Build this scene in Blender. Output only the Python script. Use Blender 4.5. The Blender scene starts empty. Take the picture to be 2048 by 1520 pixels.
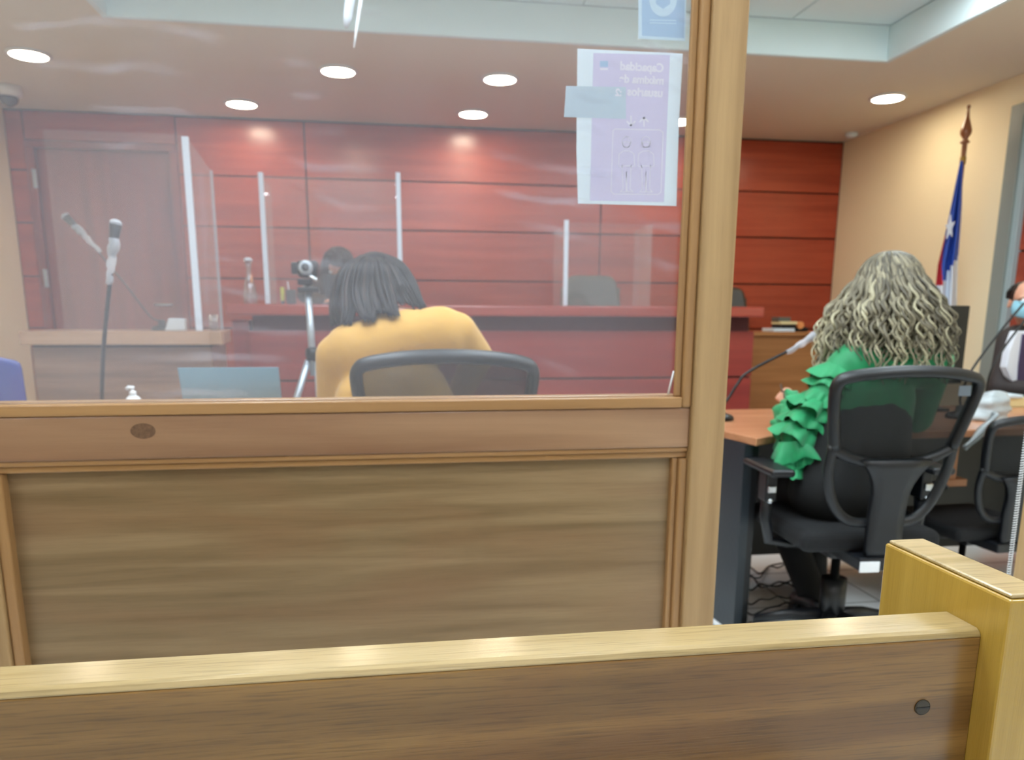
import bpy, bmesh, math, random
from mathutils import Vector, Matrix, noise
random.seed(7)
SC = bpy.context.scene
COL = SC.collection
PI = math.pi

# ------------------------------------------------------------------ camera
W, H = 2048, 1520
FPX, PPX, PPY = 1540.0, 1024.0, 943.0
YAW, PIT, ROL, CH = .152, .199, .004, 1.17
cy, sy = math.cos(YAW), math.sin(YAW)
Fv = Vector((sy*math.cos(PIT), cy*math.cos(PIT), -math.sin(PIT)))
Rv0 = Vector((cy, -sy, 0)); Uv0 = Rv0.cross(Fv)
Rv = Rv0*math.cos(ROL)+Uv0*math.sin(ROL)
Uv = -Rv0*math.sin(ROL)+Uv0*math.cos(ROL)
CAM = Vector((0, 0, CH))
cd = bpy.data.cameras.new('camera'); cam = bpy.data.objects.new('camera', cd); COL.objects.link(cam)
M3 = Matrix((Rv, Uv, -Fv)).transposed()
cam.matrix_world = Matrix.Translation(CAM) @ M3.to_4x4()
cd.sensor_fit = 'HORIZONTAL'; cd.sensor_width = 36; cd.lens = FPX/W*36
cd.shift_x = (W/2-PPX)/W; cd.shift_y = (PPY-H/2)/W
cd.clip_start = .02; cd.clip_end = 60
cd.dof.use_dof = True; cd.dof.focus_distance = .85; cd.dof.aperture_fstop = 6.5
SC.camera = cam

SC.view_settings.view_transform = 'Standard'
SC.view_settings.look = 'None'
SC.view_settings.gamma = 1
SC.view_settings.use_curve_mapping = False
SC.view_settings.exposure = 0.42
try:
    SC.cycles.transparent_max_bounces = 24
    SC.cycles.max_bounces = 8
    SC.cycles.caustics_reflective = False
    SC.cycles.caustics_refractive = False
    SC.cycles.sample_clamp_indirect = 4
except Exception:
    pass
wd = bpy.data.worlds.new('world'); SC.world = wd; wd.use_nodes = True
wd.node_tree.nodes['Background'].inputs[0].default_value = (.8, .9, 1, 1)
wd.node_tree.nodes['Background'].inputs[1].default_value = .15
PANEL_POWER = 20.0      # fluorescent ceiling panels
DOWN_POWER = 56.0       # warm downlights

def ray(px, py):
    return Fv + Rv*((px-PPX)/FPX) - Uv*((py-PPY)/FPX)
def P(px, py, Y):
    d = ray(px, py); return CAM + d*(Y/d.y)
def PZ(px, py, z):
    d = ray(px, py); return CAM + d*((z-CH)/d.z)
def PX_(px, py, x):
    d = ray(px, py); return CAM + d*(x/d.x)

# ------------------------------------------------------------------ materials
def lin(c):
    return tuple(((v/255)/12.92 if v/255 <= .04045 else ((v/255+.055)/1.055)**2.4) for v in c)
def mat(name, rgb, rough=.5, metal=0, spec=.5, coat=0, alpha=None, sheen=0, noise_amt=0, noise_scale=8, bump=0, bump_scale=60):
    m = bpy.data.materials.new(name); m.use_nodes = True; nt = m.node_tree
    b = nt.nodes['Principled BSDF']; c = lin(rgb)
    b.inputs['Base Color'].default_value = (*c, 1)
    b.inputs['Roughness'].default_value = rough
    b.inputs['Metallic'].default_value = metal
    b.inputs['Specular IOR Level'].default_value = spec
    b.inputs['Coat Weight'].default_value = coat
    b.inputs['Coat Roughness'].default_value = .12
    if sheen: b.inputs['Sheen Weight'].default_value = sheen
    tc = nt.nodes.new('ShaderNodeTexCoord')
    if noise_amt:
        n = nt.nodes.new('ShaderNodeTexNoise'); n.inputs['Scale'].default_value = noise_scale; n.inputs['Detail'].default_value = 5
        nt.links.new(tc.outputs['Object'], n.inputs['Vector'])
        r = nt.nodes.new('ShaderNodeValToRGB')
        r.color_ramp.elements[0].position = .3; r.color_ramp.elements[1].position = .7
        r.color_ramp.elements[0].color = (*[v*(1-noise_amt) for v in c], 1)
        r.color_ramp.elements[1].color = (*[min(1, v*(1+noise_amt)) for v in c], 1)
        nt.links.new(n.outputs['Fac'], r.inputs['Fac']); nt.links.new(r.outputs['Color'], b.inputs['Base Color'])
    if bump:
        n = nt.nodes.new('ShaderNodeTexNoise'); n.inputs['Scale'].default_value = bump_scale; n.inputs['Detail'].default_value = 4
        nt.links.new(tc.outputs['Object'], n.inputs['Vector'])
        bp = nt.nodes.new('ShaderNodeBump'); bp.inputs['Strength'].default_value = bump; bp.inputs['Distance'].default_value = .01
        nt.links.new(n.outputs['Fac'], bp.inputs['Height']); nt.links.new(bp.outputs['Normal'], b.inputs['Normal'])
    return m
def wood(name, dark, light, axis=0, rough=.4, coat=0, scale=1.0, red=None, pores=.25, contrast=(.3, .7)):
    """procedural veneer: noise stretched along `axis`"""
    m = bpy.data.materials.new(name); m.use_nodes = True; nt = m.node_tree; L = nt.links
    b = nt.nodes['Principled BSDF']
    b.inputs['Roughness'].default_value = rough; b.inputs['Coat Weight'].default_value = coat; b.inputs['Coat Roughness'].default_value = .15
    tc = nt.nodes.new('ShaderNodeTexCoord')
    def nz(sa, so, detail, dist=0.0):
        mp = nt.nodes.new('ShaderNodeMapping'); s = [so*scale]*3; s[axis] = sa*scale
        mp.inputs['Scale'].default_value = s
        L.new(tc.outputs['Object'], mp.inputs['Vector'])
        n = nt.nodes.new('ShaderNodeTexNoise'); n.inputs['Scale'].default_value = 1; n.inputs['Detail'].default_value = detail
        n.inputs['Distortion'].default_value = dist
        L.new(mp.outputs['Vector'], n.inputs['Vector']); return n
    a = nz(1.2, 22, 6, .6); p = nz(14, 420, 3); g = nz(1.0, 5, 3, 1.2)
    r = nt.nodes.new('ShaderNodeValToRGB'); e = r.color_ramp.elements
    e[0].position, e[1].position = contrast
    e[0].color = (*lin(dark), 1); e[1].color = (*lin(light), 1)
    L.new(a.outputs['Fac'], r.inputs['Fac'])
    out = r.outputs['Color']
    if red:
        mx = nt.nodes.new('ShaderNodeMixRGB'); mx.inputs[2].default_value = (*lin(red), 1)
        rr = nt.nodes.new('ShaderNodeValToRGB'); rr.color_ramp.elements[0].position = .45; rr.color_ramp.elements[1].position = .75
        rr.color_ramp.elements[1].color = (.75, .75, .75, 1)
        L.new(g.outputs['Fac'], rr.inputs['Fac']); L.new(rr.outputs['Color'], mx.inputs[0]); L.new(out, mx.inputs[1]); out = mx.outputs[0]
    if pores:
        mx = nt.nodes.new('ShaderNodeMixRGB'); mx.blend_type = 'MULTIPLY'; mx.inputs[0].default_value = 1
        pr = nt.nodes.new('ShaderNodeValToRGB'); pr.color_ramp.elements[0].position = .3; pr.color_ramp.elements[1].position = .5
        v = 1-pores; pr.color_ramp.elements[0].color = (v, v, v, 1)
        L.new(p.outputs['Fac'], pr.inputs['Fac']); L.new(out, mx.inputs[1]); L.new(pr.outputs['Color'], mx.inputs[2]); out = mx.outputs[0]
        bp = nt.nodes.new('ShaderNodeBump'); bp.inputs['Strength'].default_value = .12; bp.inputs['Distance'].default_value = .002
        L.new(p.outputs['Fac'], bp.inputs['Height']); L.new(bp.outputs['Normal'], b.inputs['Normal'])
    L.new(out, b.inputs['Base Color'])
    return m
def emit(name, rgb, s):
    m = bpy.data.materials.new(name); m.use_nodes = True; nt = m.node_tree
    nt.nodes.remove(nt.nodes['Principled BSDF'])
    e = nt.nodes.new('ShaderNodeEmission'); e.inputs[0].default_value = (*rgb, 1); e.inputs[1].default_value = s
    nt.links.new(e.outputs[0], nt.nodes['Material Output'].inputs[0]); return m
def pane(name, tint=(1, 1, 1), dust_veil=.03, gloss=1.0, smear=0.0, rough=.0, dust_veil_rgb=(.9, .93, 1)):
    """clear sheet: transparent + fresnel mirror + a thin film of dust and painted reflection veil"""
    m = bpy.data.materials.new(name); m.use_nodes = True; nt = m.node_tree; L = nt.links
    nt.nodes.remove(nt.nodes['Principled BSDF'])
    tr = nt.nodes.new('ShaderNodeBsdfTransparent'); tr.inputs[0].default_value = (*tint, 1)
    gl = nt.nodes.new('ShaderNodeBsdfGlossy'); gl.inputs['Roughness'].default_value = rough
    fr = nt.nodes.new('ShaderNodeFresnel'); 
    ge = nt.nodes.new('ShaderNodeNewGeometry'); io = nt.nodes.new('ShaderNodeMapRange')   # same air-to-sheet mirror on both faces of the sheet
    io.inputs['To Min'].default_value = 1.5; io.inputs['To Max'].default_value = 1/1.5
    L.new(ge.outputs['Backfacing'], io.inputs['Value']); L.new(io.outputs[0], fr.inputs[0])
    mu = nt.nodes.new('ShaderNodeMath'); mu.operation = 'MULTIPLY'; mu.inputs[1].default_value = gloss
    L.new(fr.outputs[0], mu.inputs[0])
    m1 = nt.nodes.new('ShaderNodeMixShader'); L.new(mu.outputs[0], m1.inputs[0]); L.new(tr.outputs[0], m1.inputs[1]); L.new(gl.outputs[0], m1.inputs[2])
    df0 = nt.nodes.new('ShaderNodeBsdfDiffuse'); df0.inputs[0].default_value = (*dust_veil_rgb, 1)
    tl = nt.nodes.new('ShaderNodeBsdfTranslucent'); tl.inputs[0].default_value = (*dust_veil_rgb, 1)
    df = nt.nodes.new('ShaderNodeMixShader'); df.inputs[0].default_value = .5; L.new(df0.outputs[0], df.inputs[1]); L.new(tl.outputs[0], df.inputs[2])
    m2 = nt.nodes.new('ShaderNodeMixShader'); m2.inputs[0].default_value = dust_veil
    L.new(m1.outputs[0], m2.inputs[1]); L.new(df.outputs[0], m2.inputs[2])
    if smear:
        tc = nt.nodes.new('ShaderNodeTexCoord')
        mp = nt.nodes.new('ShaderNodeMapping'); mp.inputs['Location'].default_value = (.55, 0, .75); mp.inputs['Scale'].default_value = (1.0, 0, 1.6)
        L.new(tc.outputs['Object'], mp.inputs['Vector'])
        wv = nt.nodes.new('ShaderNodeTexWave'); wv.wave_type = 'RINGS'; wv.rings_direction = 'SPHERICAL'
        wv.inputs['Scale'].default_value = 3.2; wv.inputs['Distortion'].default_value = 5; wv.inputs['Detail'].default_value = 3; wv.inputs['Detail Scale'].default_value = 1.2
        L.new(mp.outputs['Vector'], wv.inputs['Vector'])
        r1 = nt.nodes.new('ShaderNodeValToRGB'); r1.color_ramp.elements[0].position = .8; r1.color_ramp.elements[1].position = 1
        L.new(wv.outputs['Fac'], r1.inputs['Fac'])
        n = nt.nodes.new('ShaderNodeTexNoise'); n.inputs['Scale'].default_value = 4.0; n.inputs['Detail'].default_value = 2
        L.new(tc.outputs['Object'], n.inputs['Vector'])
        r2 = nt.nodes.new('ShaderNodeValToRGB'); r2.color_ramp.elements[0].position = .52; r2.color_ramp.elements[1].position = .68
        L.new(n.outputs['Fac'], r2.inputs['Fac'])
        ml = nt.nodes.new('ShaderNodeMath'); ml.operation = 'MULTIPLY'; L.new(r1.outputs['Color'], ml.inputs[0]); L.new(r2.outputs['Color'], ml.inputs[1])
        n2 = nt.nodes.new('ShaderNodeTexNoise'); n2.inputs['Scale'].default_value = 1.6; n2.inputs['Detail'].default_value = 3
        L.new(tc.outputs['Object'], n2.inputs['Vector'])
        ma = nt.nodes.new('ShaderNodeMath'); ma.operation = 'MULTIPLY_ADD'; ma.inputs[1].default_value = smear; L.new(ml.outputs[0], ma.inputs[0])
        m3 = nt.nodes.new('ShaderNodeMath'); m3.operation = 'MULTIPLY'; m3.inputs[1].default_value = dust_veil*2; 
        sx = nt.nodes.new('ShaderNodeSeparateXYZ'); L.new(tc.outputs['Object'], sx.inputs[0])
        mr = nt.nodes.new('ShaderNodeMapRange'); mr.inputs['From Min'].default_value = -.7; mr.inputs['From Max'].default_value = .6; mr.inputs['To Min'].default_value = 1.5; mr.inputs['To Max'].default_value = .55  # painted reflection veil grows stronger towards the left of the pane
        L.new(sx.outputs['X'], mr.inputs['Value']); m4 = nt.nodes.new('ShaderNodeMath'); m4.operation = 'MULTIPLY'
        L.new(n2.outputs['Fac'], m3.inputs[0]); L.new(m3.outputs[0], m4.inputs[0]); L.new(mr.outputs[0], m4.inputs[1]); L.new(m4.outputs[0], ma.inputs[2])
        L.new(ma.outputs[0], m2.inputs[0])
    L.new(m2.outputs[0], nt.nodes['Material Output'].inputs[0])
    return m
def hair_mat(name, root, mid, tip, rough=.45):
    m = bpy.data.materials.new(name); m.use_nodes = True; nt = m.node_tree; L = nt.links
    b = nt.nodes['Principled BSDF']; b.inputs['Roughness'].default_value = rough; b.inputs['Specular IOR Level'].default_value = .3
    at = nt.nodes.new('ShaderNodeAttribute'); at.attribute_name = 'tone'
    r = nt.nodes.new('ShaderNodeValToRGB'); e = r.color_ramp.elements
    e[0].position = 0; e[0].color = (*lin(root), 1); e[1].position = 1; e[1].color = (*lin(tip), 1)
    k = e.new(.5); k.color = (*lin(mid), 1)
    L.new(at.outputs['Fac'], r.inputs['Fac']); L.new(r.outputs['Color'], b.inputs['Base Color'])
    return m

MT = {}
MT['wall'] = mat('wall_paint', (240, 226, 192), .7, bump=.05)
MT['wallrear'] = mat('rear_wall_paint', (225, 232, 238), .7, bump=.05)
MT['ceil'] = mat('ceiling_paint', (222, 214, 196), .85, bump=.04)
MT['ceilw'] = mat('coffer_paint', (222, 238, 240), .8, bump=.04)
MT['red'] = wood('red_veneer', (152, 62, 42), (178, 78, 52), 0, .25, 0, .7, pores=.1)
MT['redv'] = wood('red_veneer_upright', (122, 52, 38), (148, 66, 48), 2, .38, 0, .7, pores=.1)
MT['benchred'] = wood('bench_veneer', (132, 50, 46), (152, 60, 52), 0, .34, 0, .7, pores=.1)
MT['benchtop'] = wood('bench_top_veneer', (150, 60, 48), (170, 72, 56), 0, .22, .3, .7, pores=.1)
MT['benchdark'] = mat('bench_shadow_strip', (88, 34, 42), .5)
MT['groove'] = mat('groove_dark', (40, 14, 12), .7)
MT['oak'] = wood('partition_panel_veneer', (118, 97, 66), (158, 135, 102), 0, .34, 0, 1.15, (146, 114, 82), .10, (.3, .7))
MT['oakpost'] = wood('partition_post_wood', (158, 128, 88), (184, 154, 110), 2, .4, 0, 1.2, pores=.06)
MT['oakrail'] = wood('partition_rail_wood', (138, 104, 78), (178, 144, 112), 0, .3, 0, .6, (150, 104, 76), .05)
MT['oakbead'] = wood('partition_bead_wood', (158, 118, 74), (180, 140, 92), 0, .35, .1, 1.0, pores=.05)
MT['oakbeadv'] = wood('partition_bead_upright', (152, 114, 72), (176, 138, 92), 2, .35, .1, 1.0, pores=.05)
MT['pew'] = wood('pew_veneer', (104, 76, 36), (146, 112, 60), 0, .28, .3, 1.0, (120, 80, 38), .36, (.34, .66))
MT['pewend'] = wood('pew_end_wood', (166, 134, 52), (186, 154, 70), 2, .24, .4, 1.3, pores=.08)
MT['pewtop'] = wood('pew_rail_wood', (160, 138, 92), (190, 170, 128), 0, .2, .6, .9, pores=.25)
MT['desk'] = wood('desk_laminate', (172, 116, 82), (190, 134, 98), 0, .25, 0, .6, pores=.06)
MT['counter'] = wood('counter_veneer', (146, 96, 54), (176, 122, 72), 0, .35, 0, .8, pores=.08)
MT['stand'] = wood('stand_veneer', (112, 82, 66), (150, 116, 94), 0, .35, 0, 1.0, pores=.1)
MT['standtop'] = wood('stand_top_veneer', (170, 134, 108), (190, 152, 124), 0, .3, 0, 1.0, pores=.1)
MT['darkgrey'] = mat('desk_end_dark_laminate', (38, 45, 52), .4, bump=.05)
MT['black'] = mat('black_plastic', (13, 15, 18), .4)
MT['blackm'] = mat('chair_frame_plastic', (14, 17, 23), .42)
MT['fabric'] = mat('black_seat_fabric', (11, 13, 18), .85, bump=.3, bump_scale=300)
MT['leather'] = mat('olive_leather', (92, 92, 84), .42, bump=.15, bump_scale=90)
MT['leatherd'] = mat('dark_olive_leather', (58, 54, 46), .42, bump=.15, bump_scale=90)
MT['chrome'] = mat('chrome', (200, 205, 210), .2, 1)
MT['silver'] = mat('satin_aluminium', (176, 186, 196), .35, .6)
MT['white'] = mat('white_plastic', (232, 236, 240), .4)
MT['bluepl'] = mat('blue_glossy_plastic', (50, 70, 150), .18, coat=.3)
MT['laptop'] = mat('blue_grey_lid', (120, 160, 180), .3, .35)
MT['shieldpost'] = mat('white_shield_post', (214, 222, 234), .4)
MT['paper'] = mat('white_paper', (206, 224, 236), .7)
MT['paperback'] = mat('taped_paper_tab', (160, 186, 198), .7)
MT['lav'] = mat('lavender_print', (172, 172, 206), .7)
MT['lavwhite'] = mat('pale_print', (196, 200, 224), .7)
MT['bluep'] = mat('pale_blue_print', (142, 172, 198), .7)
MT['bluep2'] = mat('light_blue_print', (168, 198, 220), .7)
MT['skin'] = mat('skin', (205, 150, 125), .5, noise_amt=.06)
MT['jacket'] = mat('mustard_cloth', (196, 148, 62), .8, sheen=.2, bump=1.0, bump_scale=7)
MT['green'] = mat('green_chiffon', (0, 134, 80), .6, sheen=.2, noise_amt=.12, noise_scale=20)
MT['trousers'] = mat('black_trousers', (7, 8, 10), .85)
MT['suit'] = mat('dark_suit', (44, 36, 36), .75)
MT['shirt'] = mat('white_shirt', (222, 228, 240), .7)
MT['purple'] = mat('purple_tie_cloth', (62, 48, 84), .6)
MT['mask'] = mat('light_blue_mask', (150, 208, 228), .8)
MT['grey'] = mat('dark_grey_cloth', (62, 58, 56), .8)
MT['shoe'] = mat('black_shoe_leather', (18, 18, 20), .35)
MT['brass'] = mat('dull_brass', (150, 118, 60), .35, .8)
MT['polewood'] = mat('turned_wood_varnish', (140, 84, 48), .3, coat=.3)
MT['fblue'] = mat('flag_blue', (44, 82, 180), .7)
MT['fwhite'] = mat('flag_white', (226, 232, 242), .7)
MT['fred'] = mat('flag_red', (186, 44, 56), .7)
MT['greyframe'] = mat('grey_door_frame_paint', (140, 146, 140), .5)
MT['paleframe'] = mat('pale_blue_grey_paint', (166, 184, 188), .45)
MT['yellow'] = mat('yellow_green_plastic', (206, 206, 60), .4)
MT['orange'] = mat('orange_tag', (226, 150, 90), .5)
MT['cream'] = mat('cream_card', (226, 212, 160), .6)
MT['crumple'] = mat('silver_grey_cloth', (168, 176, 180), .35, bump=.4, bump_scale=25)
MT['screw'] = mat('dark_screw_metal', (74, 70, 64), .4, .7)
MT['cable'] = mat('black_cable_rubber', (40, 44, 48), .5)
MT['glass'] = pane('partition_glass', (.99, .99, 1.0), .07, .9, .12, dust_veil_rgb=(.80, .84, 1))  # bluish veil of room reflections painted in with the dust
MT['acrylic'] = pane('clear_acrylic', (.98, .985, .99), .035, .8)
MT['acrylicside'] = pane('acrylic_side_sheet', (.98, .985, .99), .10, .25)
MT['acrylicedge'] = pane('acrylic_edge', (.8, .86, .9), .3, 1.0)
MT['clear'] = pane('clear_vessel_glass', (.93, .95, .96), .05, 2.2)
MT['bag'] = pane('clear_mic_sleeve', (.93, .96, 1), .55, 1.5)
MT['panel'] = emit('fluorescent_diffuser', (.82, .94, 1.0), PANEL_POWER)
MT['coollamp'] = emit('cool_lamp', (.97, .97, 1.0), 30.0)
MT['lamp'] = emit('warm_lamp', (1.0, .85, .62), DOWN_POWER)
def papermat(name, rgb):
    m = mat(name, rgb, .7); nt = m.node_tree; b = nt.nodes['Principled BSDF']
    tl = nt.nodes.new('ShaderNodeBsdfTranslucent'); tl.inputs[0].default_value = (*lin(rgb), 1); mx = nt.nodes.new('ShaderNodeMixShader'); mx.inputs[0].default_value = .5
    nt.links.new(b.outputs[0], mx.inputs[1]); nt.links.new(tl.outputs[0], mx.inputs[2]); nt.links.new(mx.outputs[0], nt.nodes['Material Output'].inputs[0]); return m
MT['sheet'] = papermat('notice_sheet', (240, 250, 255)); MT['paperback'] = mat('taped_paper_tab', (196, 218, 232), .7)
MT['lav'] = mat('lavender_print', (216, 214, 242), .7); MT['lavwhite'] = mat('pale_print', (238, 240, 252), .7)
MT['bluep'] = mat('pale_blue_print', (172, 206, 236), .7); MT['bluep2'] = mat('light_blue_print', (206, 234, 250), .7)
def tilemat():
    m = bpy.data.materials.new('white_floor_tile'); m.use_nodes = True; nt = m.node_tree; b = nt.nodes['Principled BSDF']
    b.inputs['Roughness'].default_value = .18
    tc = nt.nodes.new('ShaderNodeTexCoord'); br = nt.nodes.new('ShaderNodeTexBrick')
    br.offset = 0; br.inputs['Scale'].default_value = 1; br.inputs['Brick Width'].default_value = .4; br.inputs['Row Height'].default_value = .4
    br.inputs['Mortar Size'].default_value = .004
    br.inputs['Color1'].default_value = (*lin((236, 240, 242)), 1); br.inputs['Color2'].default_value = (*lin((230, 235, 238)), 1); br.inputs['Mortar'].default_value = (*lin((130, 134, 136)), 1)
    nt.links.new(tc.outputs['Object'], br.inputs['Vector']); nt.links.new(br.outputs['Color'], b.inputs['Base Color']); return m
MT['tile'] = tilemat()
def meshmat():
    m = bpy.data.materials.new('chair_mesh_fabric'); m.use_nodes = True; nt = m.node_tree; b = nt.nodes['Principled BSDF']
    b.inputs['Base Color'].default_value = (*lin((10, 14, 17)), 1); b.inputs['Roughness'].default_value = .8
    tr = nt.nodes.new('ShaderNodeBsdfTransparent'); mx = nt.nodes.new('ShaderNodeMixShader'); mx.inputs[0].default_value = .87
    nt.links.new(tr.outputs[0], mx.inputs[1]); nt.links.new(b.outputs[0], mx.inputs[2]); nt.links.new(mx.outputs[0], nt.nodes['Material Output'].inputs[0]); return m
MT['mesh'] = meshmat()
MT['hairb'] = hair_mat('brown_hair', (14, 11, 12), (34, 27, 27), (88, 68, 58), .5)
MT['hairc'] = hair_mat('blond_curly_hair', (44, 40, 38), (132, 124, 104), (206, 198, 166), .5)
MT['hairk'] = hair_mat('dark_hair', (24, 20, 20), (34, 28, 26), (60, 50, 46), .4)

# ------------------------------------------------------------------ mesh helpers
class MB:
    def __init__(s): s.v = []; s.f = []; s.mi = []; s.tone = []; s.m = 0; s.t = 0.0
    def add(s, vs, fs, tones=None):
        n = len(s.v); s.v += [Vector(v) for v in vs]
        s.tone += (tones if tones else [s.t]*len(vs))
        s.f += [tuple(i+n for i in f) for f in fs]; s.mi += [s.m]*len(fs); return s
    def box(s, a, b):
        (x0, y0, z0), (x1, y1, z1) = a, b
        x0, x1 = sorted((x0, x1)); y0, y1 = sorted((y0, y1)); z0, z1 = sorted((z0, z1))
        vs = [(x0,y0,z0),(x1,y0,z0),(x1,y1,z0),(x0,y1,z0),(x0,y0,z1),(x1,y0,z1),(x1,y1,z1),(x0,y1,z1)]
        return s.add(vs, [(0,3,2,1),(4,5,6,7),(0,1,5,4),(1,2,6,5),(2,3,7,6),(3,0,4,7)])
    def prism(s, poly, z0, z1):
        n = len(poly); vs = [(x, y, z0) for x, y in poly]+[(x, y, z1) for x, y in poly]
        return s.add(vs, [tuple(reversed(range(n))), tuple(range(n, 2*n))]+[(i, (i+1) % n, n+(i+1) % n, n+i) for i in range(n)])
    def xz(s, poly, y0, y1):
        """polygon in the XZ plane given thickness in Y"""
        n = len(poly); vs = [(x, y0, z) for x, z in poly]+[(x, y1, z) for x, z in poly]
        return s.add(vs, [tuple(range(n)), tuple(reversed(range(n, 2*n)))]+[(i, n+i, n+(i+1) % n, (i+1) % n) for i in range(n)])
    def tube(s, pts, rad, n=10, cap=True, flat=1.0, up=None, tones=None):
        pts = [Vector(p) for p in pts]; m = len(pts)
        if not hasattr(rad, '__len__'): rad = [rad]*m
        T = [(pts[min(i+1, m-1)]-pts[max(i-1, 0)]).normalized() for i in range(m)]
        u = Vector(up) if up else (Vector((0, 0, 1)) if abs(T[0].z) < .9 else Vector((1, 0, 0)))
        vs = []; tn = []
        for i in range(m):
            u = (u-T[i]*u.dot(T[i]))
            if u.length < 1e-6: u = T[i].orthogonal()
            u.normalize(); w = T[i].cross(u)
            for k in range(n):
                a = 2*PI*k/n; vs.append(pts[i]+(u*math.cos(a)*flat+w*math.sin(a))*rad[i]); tn.append(tones[i] if tones else s.t)
        fs = [(i*n+k, i*n+(k+1) % n, (i+1)*n+(k+1) % n, (i+1)*n+k) for i in range(m-1) for k in range(n)]
        if cap: fs += [tuple(reversed(range(n))), tuple((m-1)*n+k for k in range(n))]
        return s.add(vs, fs, tn)
    def cap(s, p, q, r1, r2=None, n=16, flat=1.0, up=None):
        """tapered capsule"""
        r2 = r1 if r2 is None else r2; p, q = Vector(p), Vector(q); d = q-p
        if d.length < 1e-5: d = Vector((0, 0, 1e-4)); q = p+d
        t = d.normalized(); pts = []; rr = []
        for k in range(6):
            a = PI/2*k/6; pts.append(p-t*r1*math.cos(a)); rr.append(max(1e-4, r1*math.sin(a)))
        for k in range(5):
            f = k/4; pts.append(p.lerp(q, f)); rr.append(r1+(r2-r1)*f)
        for k in range(1, 7):
            a = PI/2*k/6; pts.append(q+t*r2*math.sin(a)); rr.append(max(1e-4, r2*math.cos(a)))
        return s.tube(pts, rr, n, True, flat, up)
    def lathe(s, prof, c=(0, 0, 0), n=28, axis=None):
        c = Vector(c); vs = []
        for r, z in prof:
            for k in range(n):
                a = 2*PI*k/n; vs.append(Vector((r*math.cos(a), r*math.sin(a), z)))
        if axis is not None:
            q = Vector((0, 0, 1)).rotation_difference(Vector(axis)); vs = [q @ v for v in vs]
        vs = [v+c for v in vs]; m = len(prof)
        fs = [(i*n+k, i*n+(k+1) % n, (i+1)*n+(k+1) % n, (i+1)*n+k) for i in range(m-1) for k in range(n)]
        fs += [tuple(reversed(range(n))), tuple((m-1)*n+k for k in range(n))]
        return s.add(vs, fs)
    def ell(s, c, r, n=20, rot=None):
        c = Vector(c); vs = []; m = 12
        for i in range(m+1):
            t = PI*i/m; rr = max(.001, math.sin(t))
            for k in range(n):
                a = 2*PI*k/n; v = Vector((r[0]*rr*math.cos(a), r[1]*rr*math.sin(a), -r[2]*math.cos(t)))
                vs.append(c+(rot @ v if rot else v))
        fs = [(i*n+k, i*n+(k+1) % n, (i+1)*n+(k+1) % n, (i+1)*n+k) for i in range(m) for k in range(n)]
        fs += [tuple(reversed(range(n))), tuple(m*n+k for k in range(n))]
        return s.add(vs, fs)
    def grid(s, fn, nu, nv, close=False):
        vs = [fn(i/(nu-1), j/(nv-1)) for j in range(nv) for i in range(nu)]
        fs = [(j*nu+i, j*nu+i+1, (j+1)*nu+i+1, (j+1)*nu+i) for j in range(nv-1) for i in range(nu-1)]
        return s.add(vs, fs)
    def xf(s, Mx):
        s.v = [Mx @ v for v in s.v]; return s
    def build(s, name, m, parent=None, world=True, smooth=False, bevel=0, solid=0, remesh=0, sm=0, seg=2, subsurf=0):
        me = bpy.data.meshes.new(name)
        off = Vector((0, 0, 0))
        if parent is not None and world:
            q = parent
            while q is not None: off = off+q.location; q = q.parent
        me.from_pydata([v-off for v in s.v], [], s.f)
        ms = m if isinstance(m, (list, tuple)) else [m]
        for x in ms: me.materials.append(x)
        for p, i in zip(me.polygons, s.mi): p.material_index = i; p.use_smooth = smooth
        if any(s.tone):
            at = me.attributes.new('tone', 'FLOAT', 'POINT')
            for i, t in enumerate(s.tone): at.data[i].value = t
        bm = bmesh.new(); bm.from_mesh(me); bmesh.ops.recalc_face_normals(bm, faces=bm.faces); bm.to_mesh(me); bm.free()
        o = bpy.data.objects.new(name, me); COL.objects.link(o)
        if parent is not None: o.parent = parent
        if solid: q = o.modifiers.new('s', 'SOLIDIFY'); q.thickness = solid; q.offset = 0
        if bevel: q = o.modifiers.new('b', 'BEVEL'); q.width = bevel; q.segments = seg; q.limit_method = 'ANGLE'; q.angle_limit = .6
        if remesh:
            q = o.modifiers.new('r', 'REMESH'); q.mode = 'VOXEL'; q.voxel_size = remesh; q.use_smooth_shade = True
            if sm: q = o.modifiers.new('m', 'SMOOTH'); q.factor = .6; q.iterations = sm
        if subsurf: q = o.modifiers.new('u', 'SUBSURF'); q.levels = subsurf; q.render_levels = subsurf
        return o
def tag(o, label, cat, group=None):
    o['label'] = label; o['category'] = cat
    if group: o['group'] = group
    return o
def thing(name, loc, label, cat, group=None, rz=0):
    o = bpy.data.objects.new(name, None); COL.objects.link(o); o.empty_display_size = .05
    o.location = loc; o.rotation_euler = (0, 0, rz); return tag(o, label, cat, group)
def struct(o): o['kind'] = 'structure'; return o
def copy_tree(o, parent=None):
    c = o.copy(); COL.objects.link(c); c.parent = parent
    for ch in o.children: copy_tree(ch, c)
    return c
def bez(pts, n=12):
    """Catmull-Rom through pts"""
    pts = [Vector(p) for p in pts]; q = [pts[0]*2-pts[1]]+pts+[pts[-1]*2-pts[-2]]; out = []
    for i in range(1, len(q)-2):
        for k in range(n):
            t = k/n; a, b, c, d = q[i-1], q[i], q[i+1], q[i+2]
            out.append(.5*((2*b)+(c-a)*t+(2*a-5*b+4*c-d)*t*t+(3*b-a-3*c+d)*t**3))
    out.append(pts[-1]); return out

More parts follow.
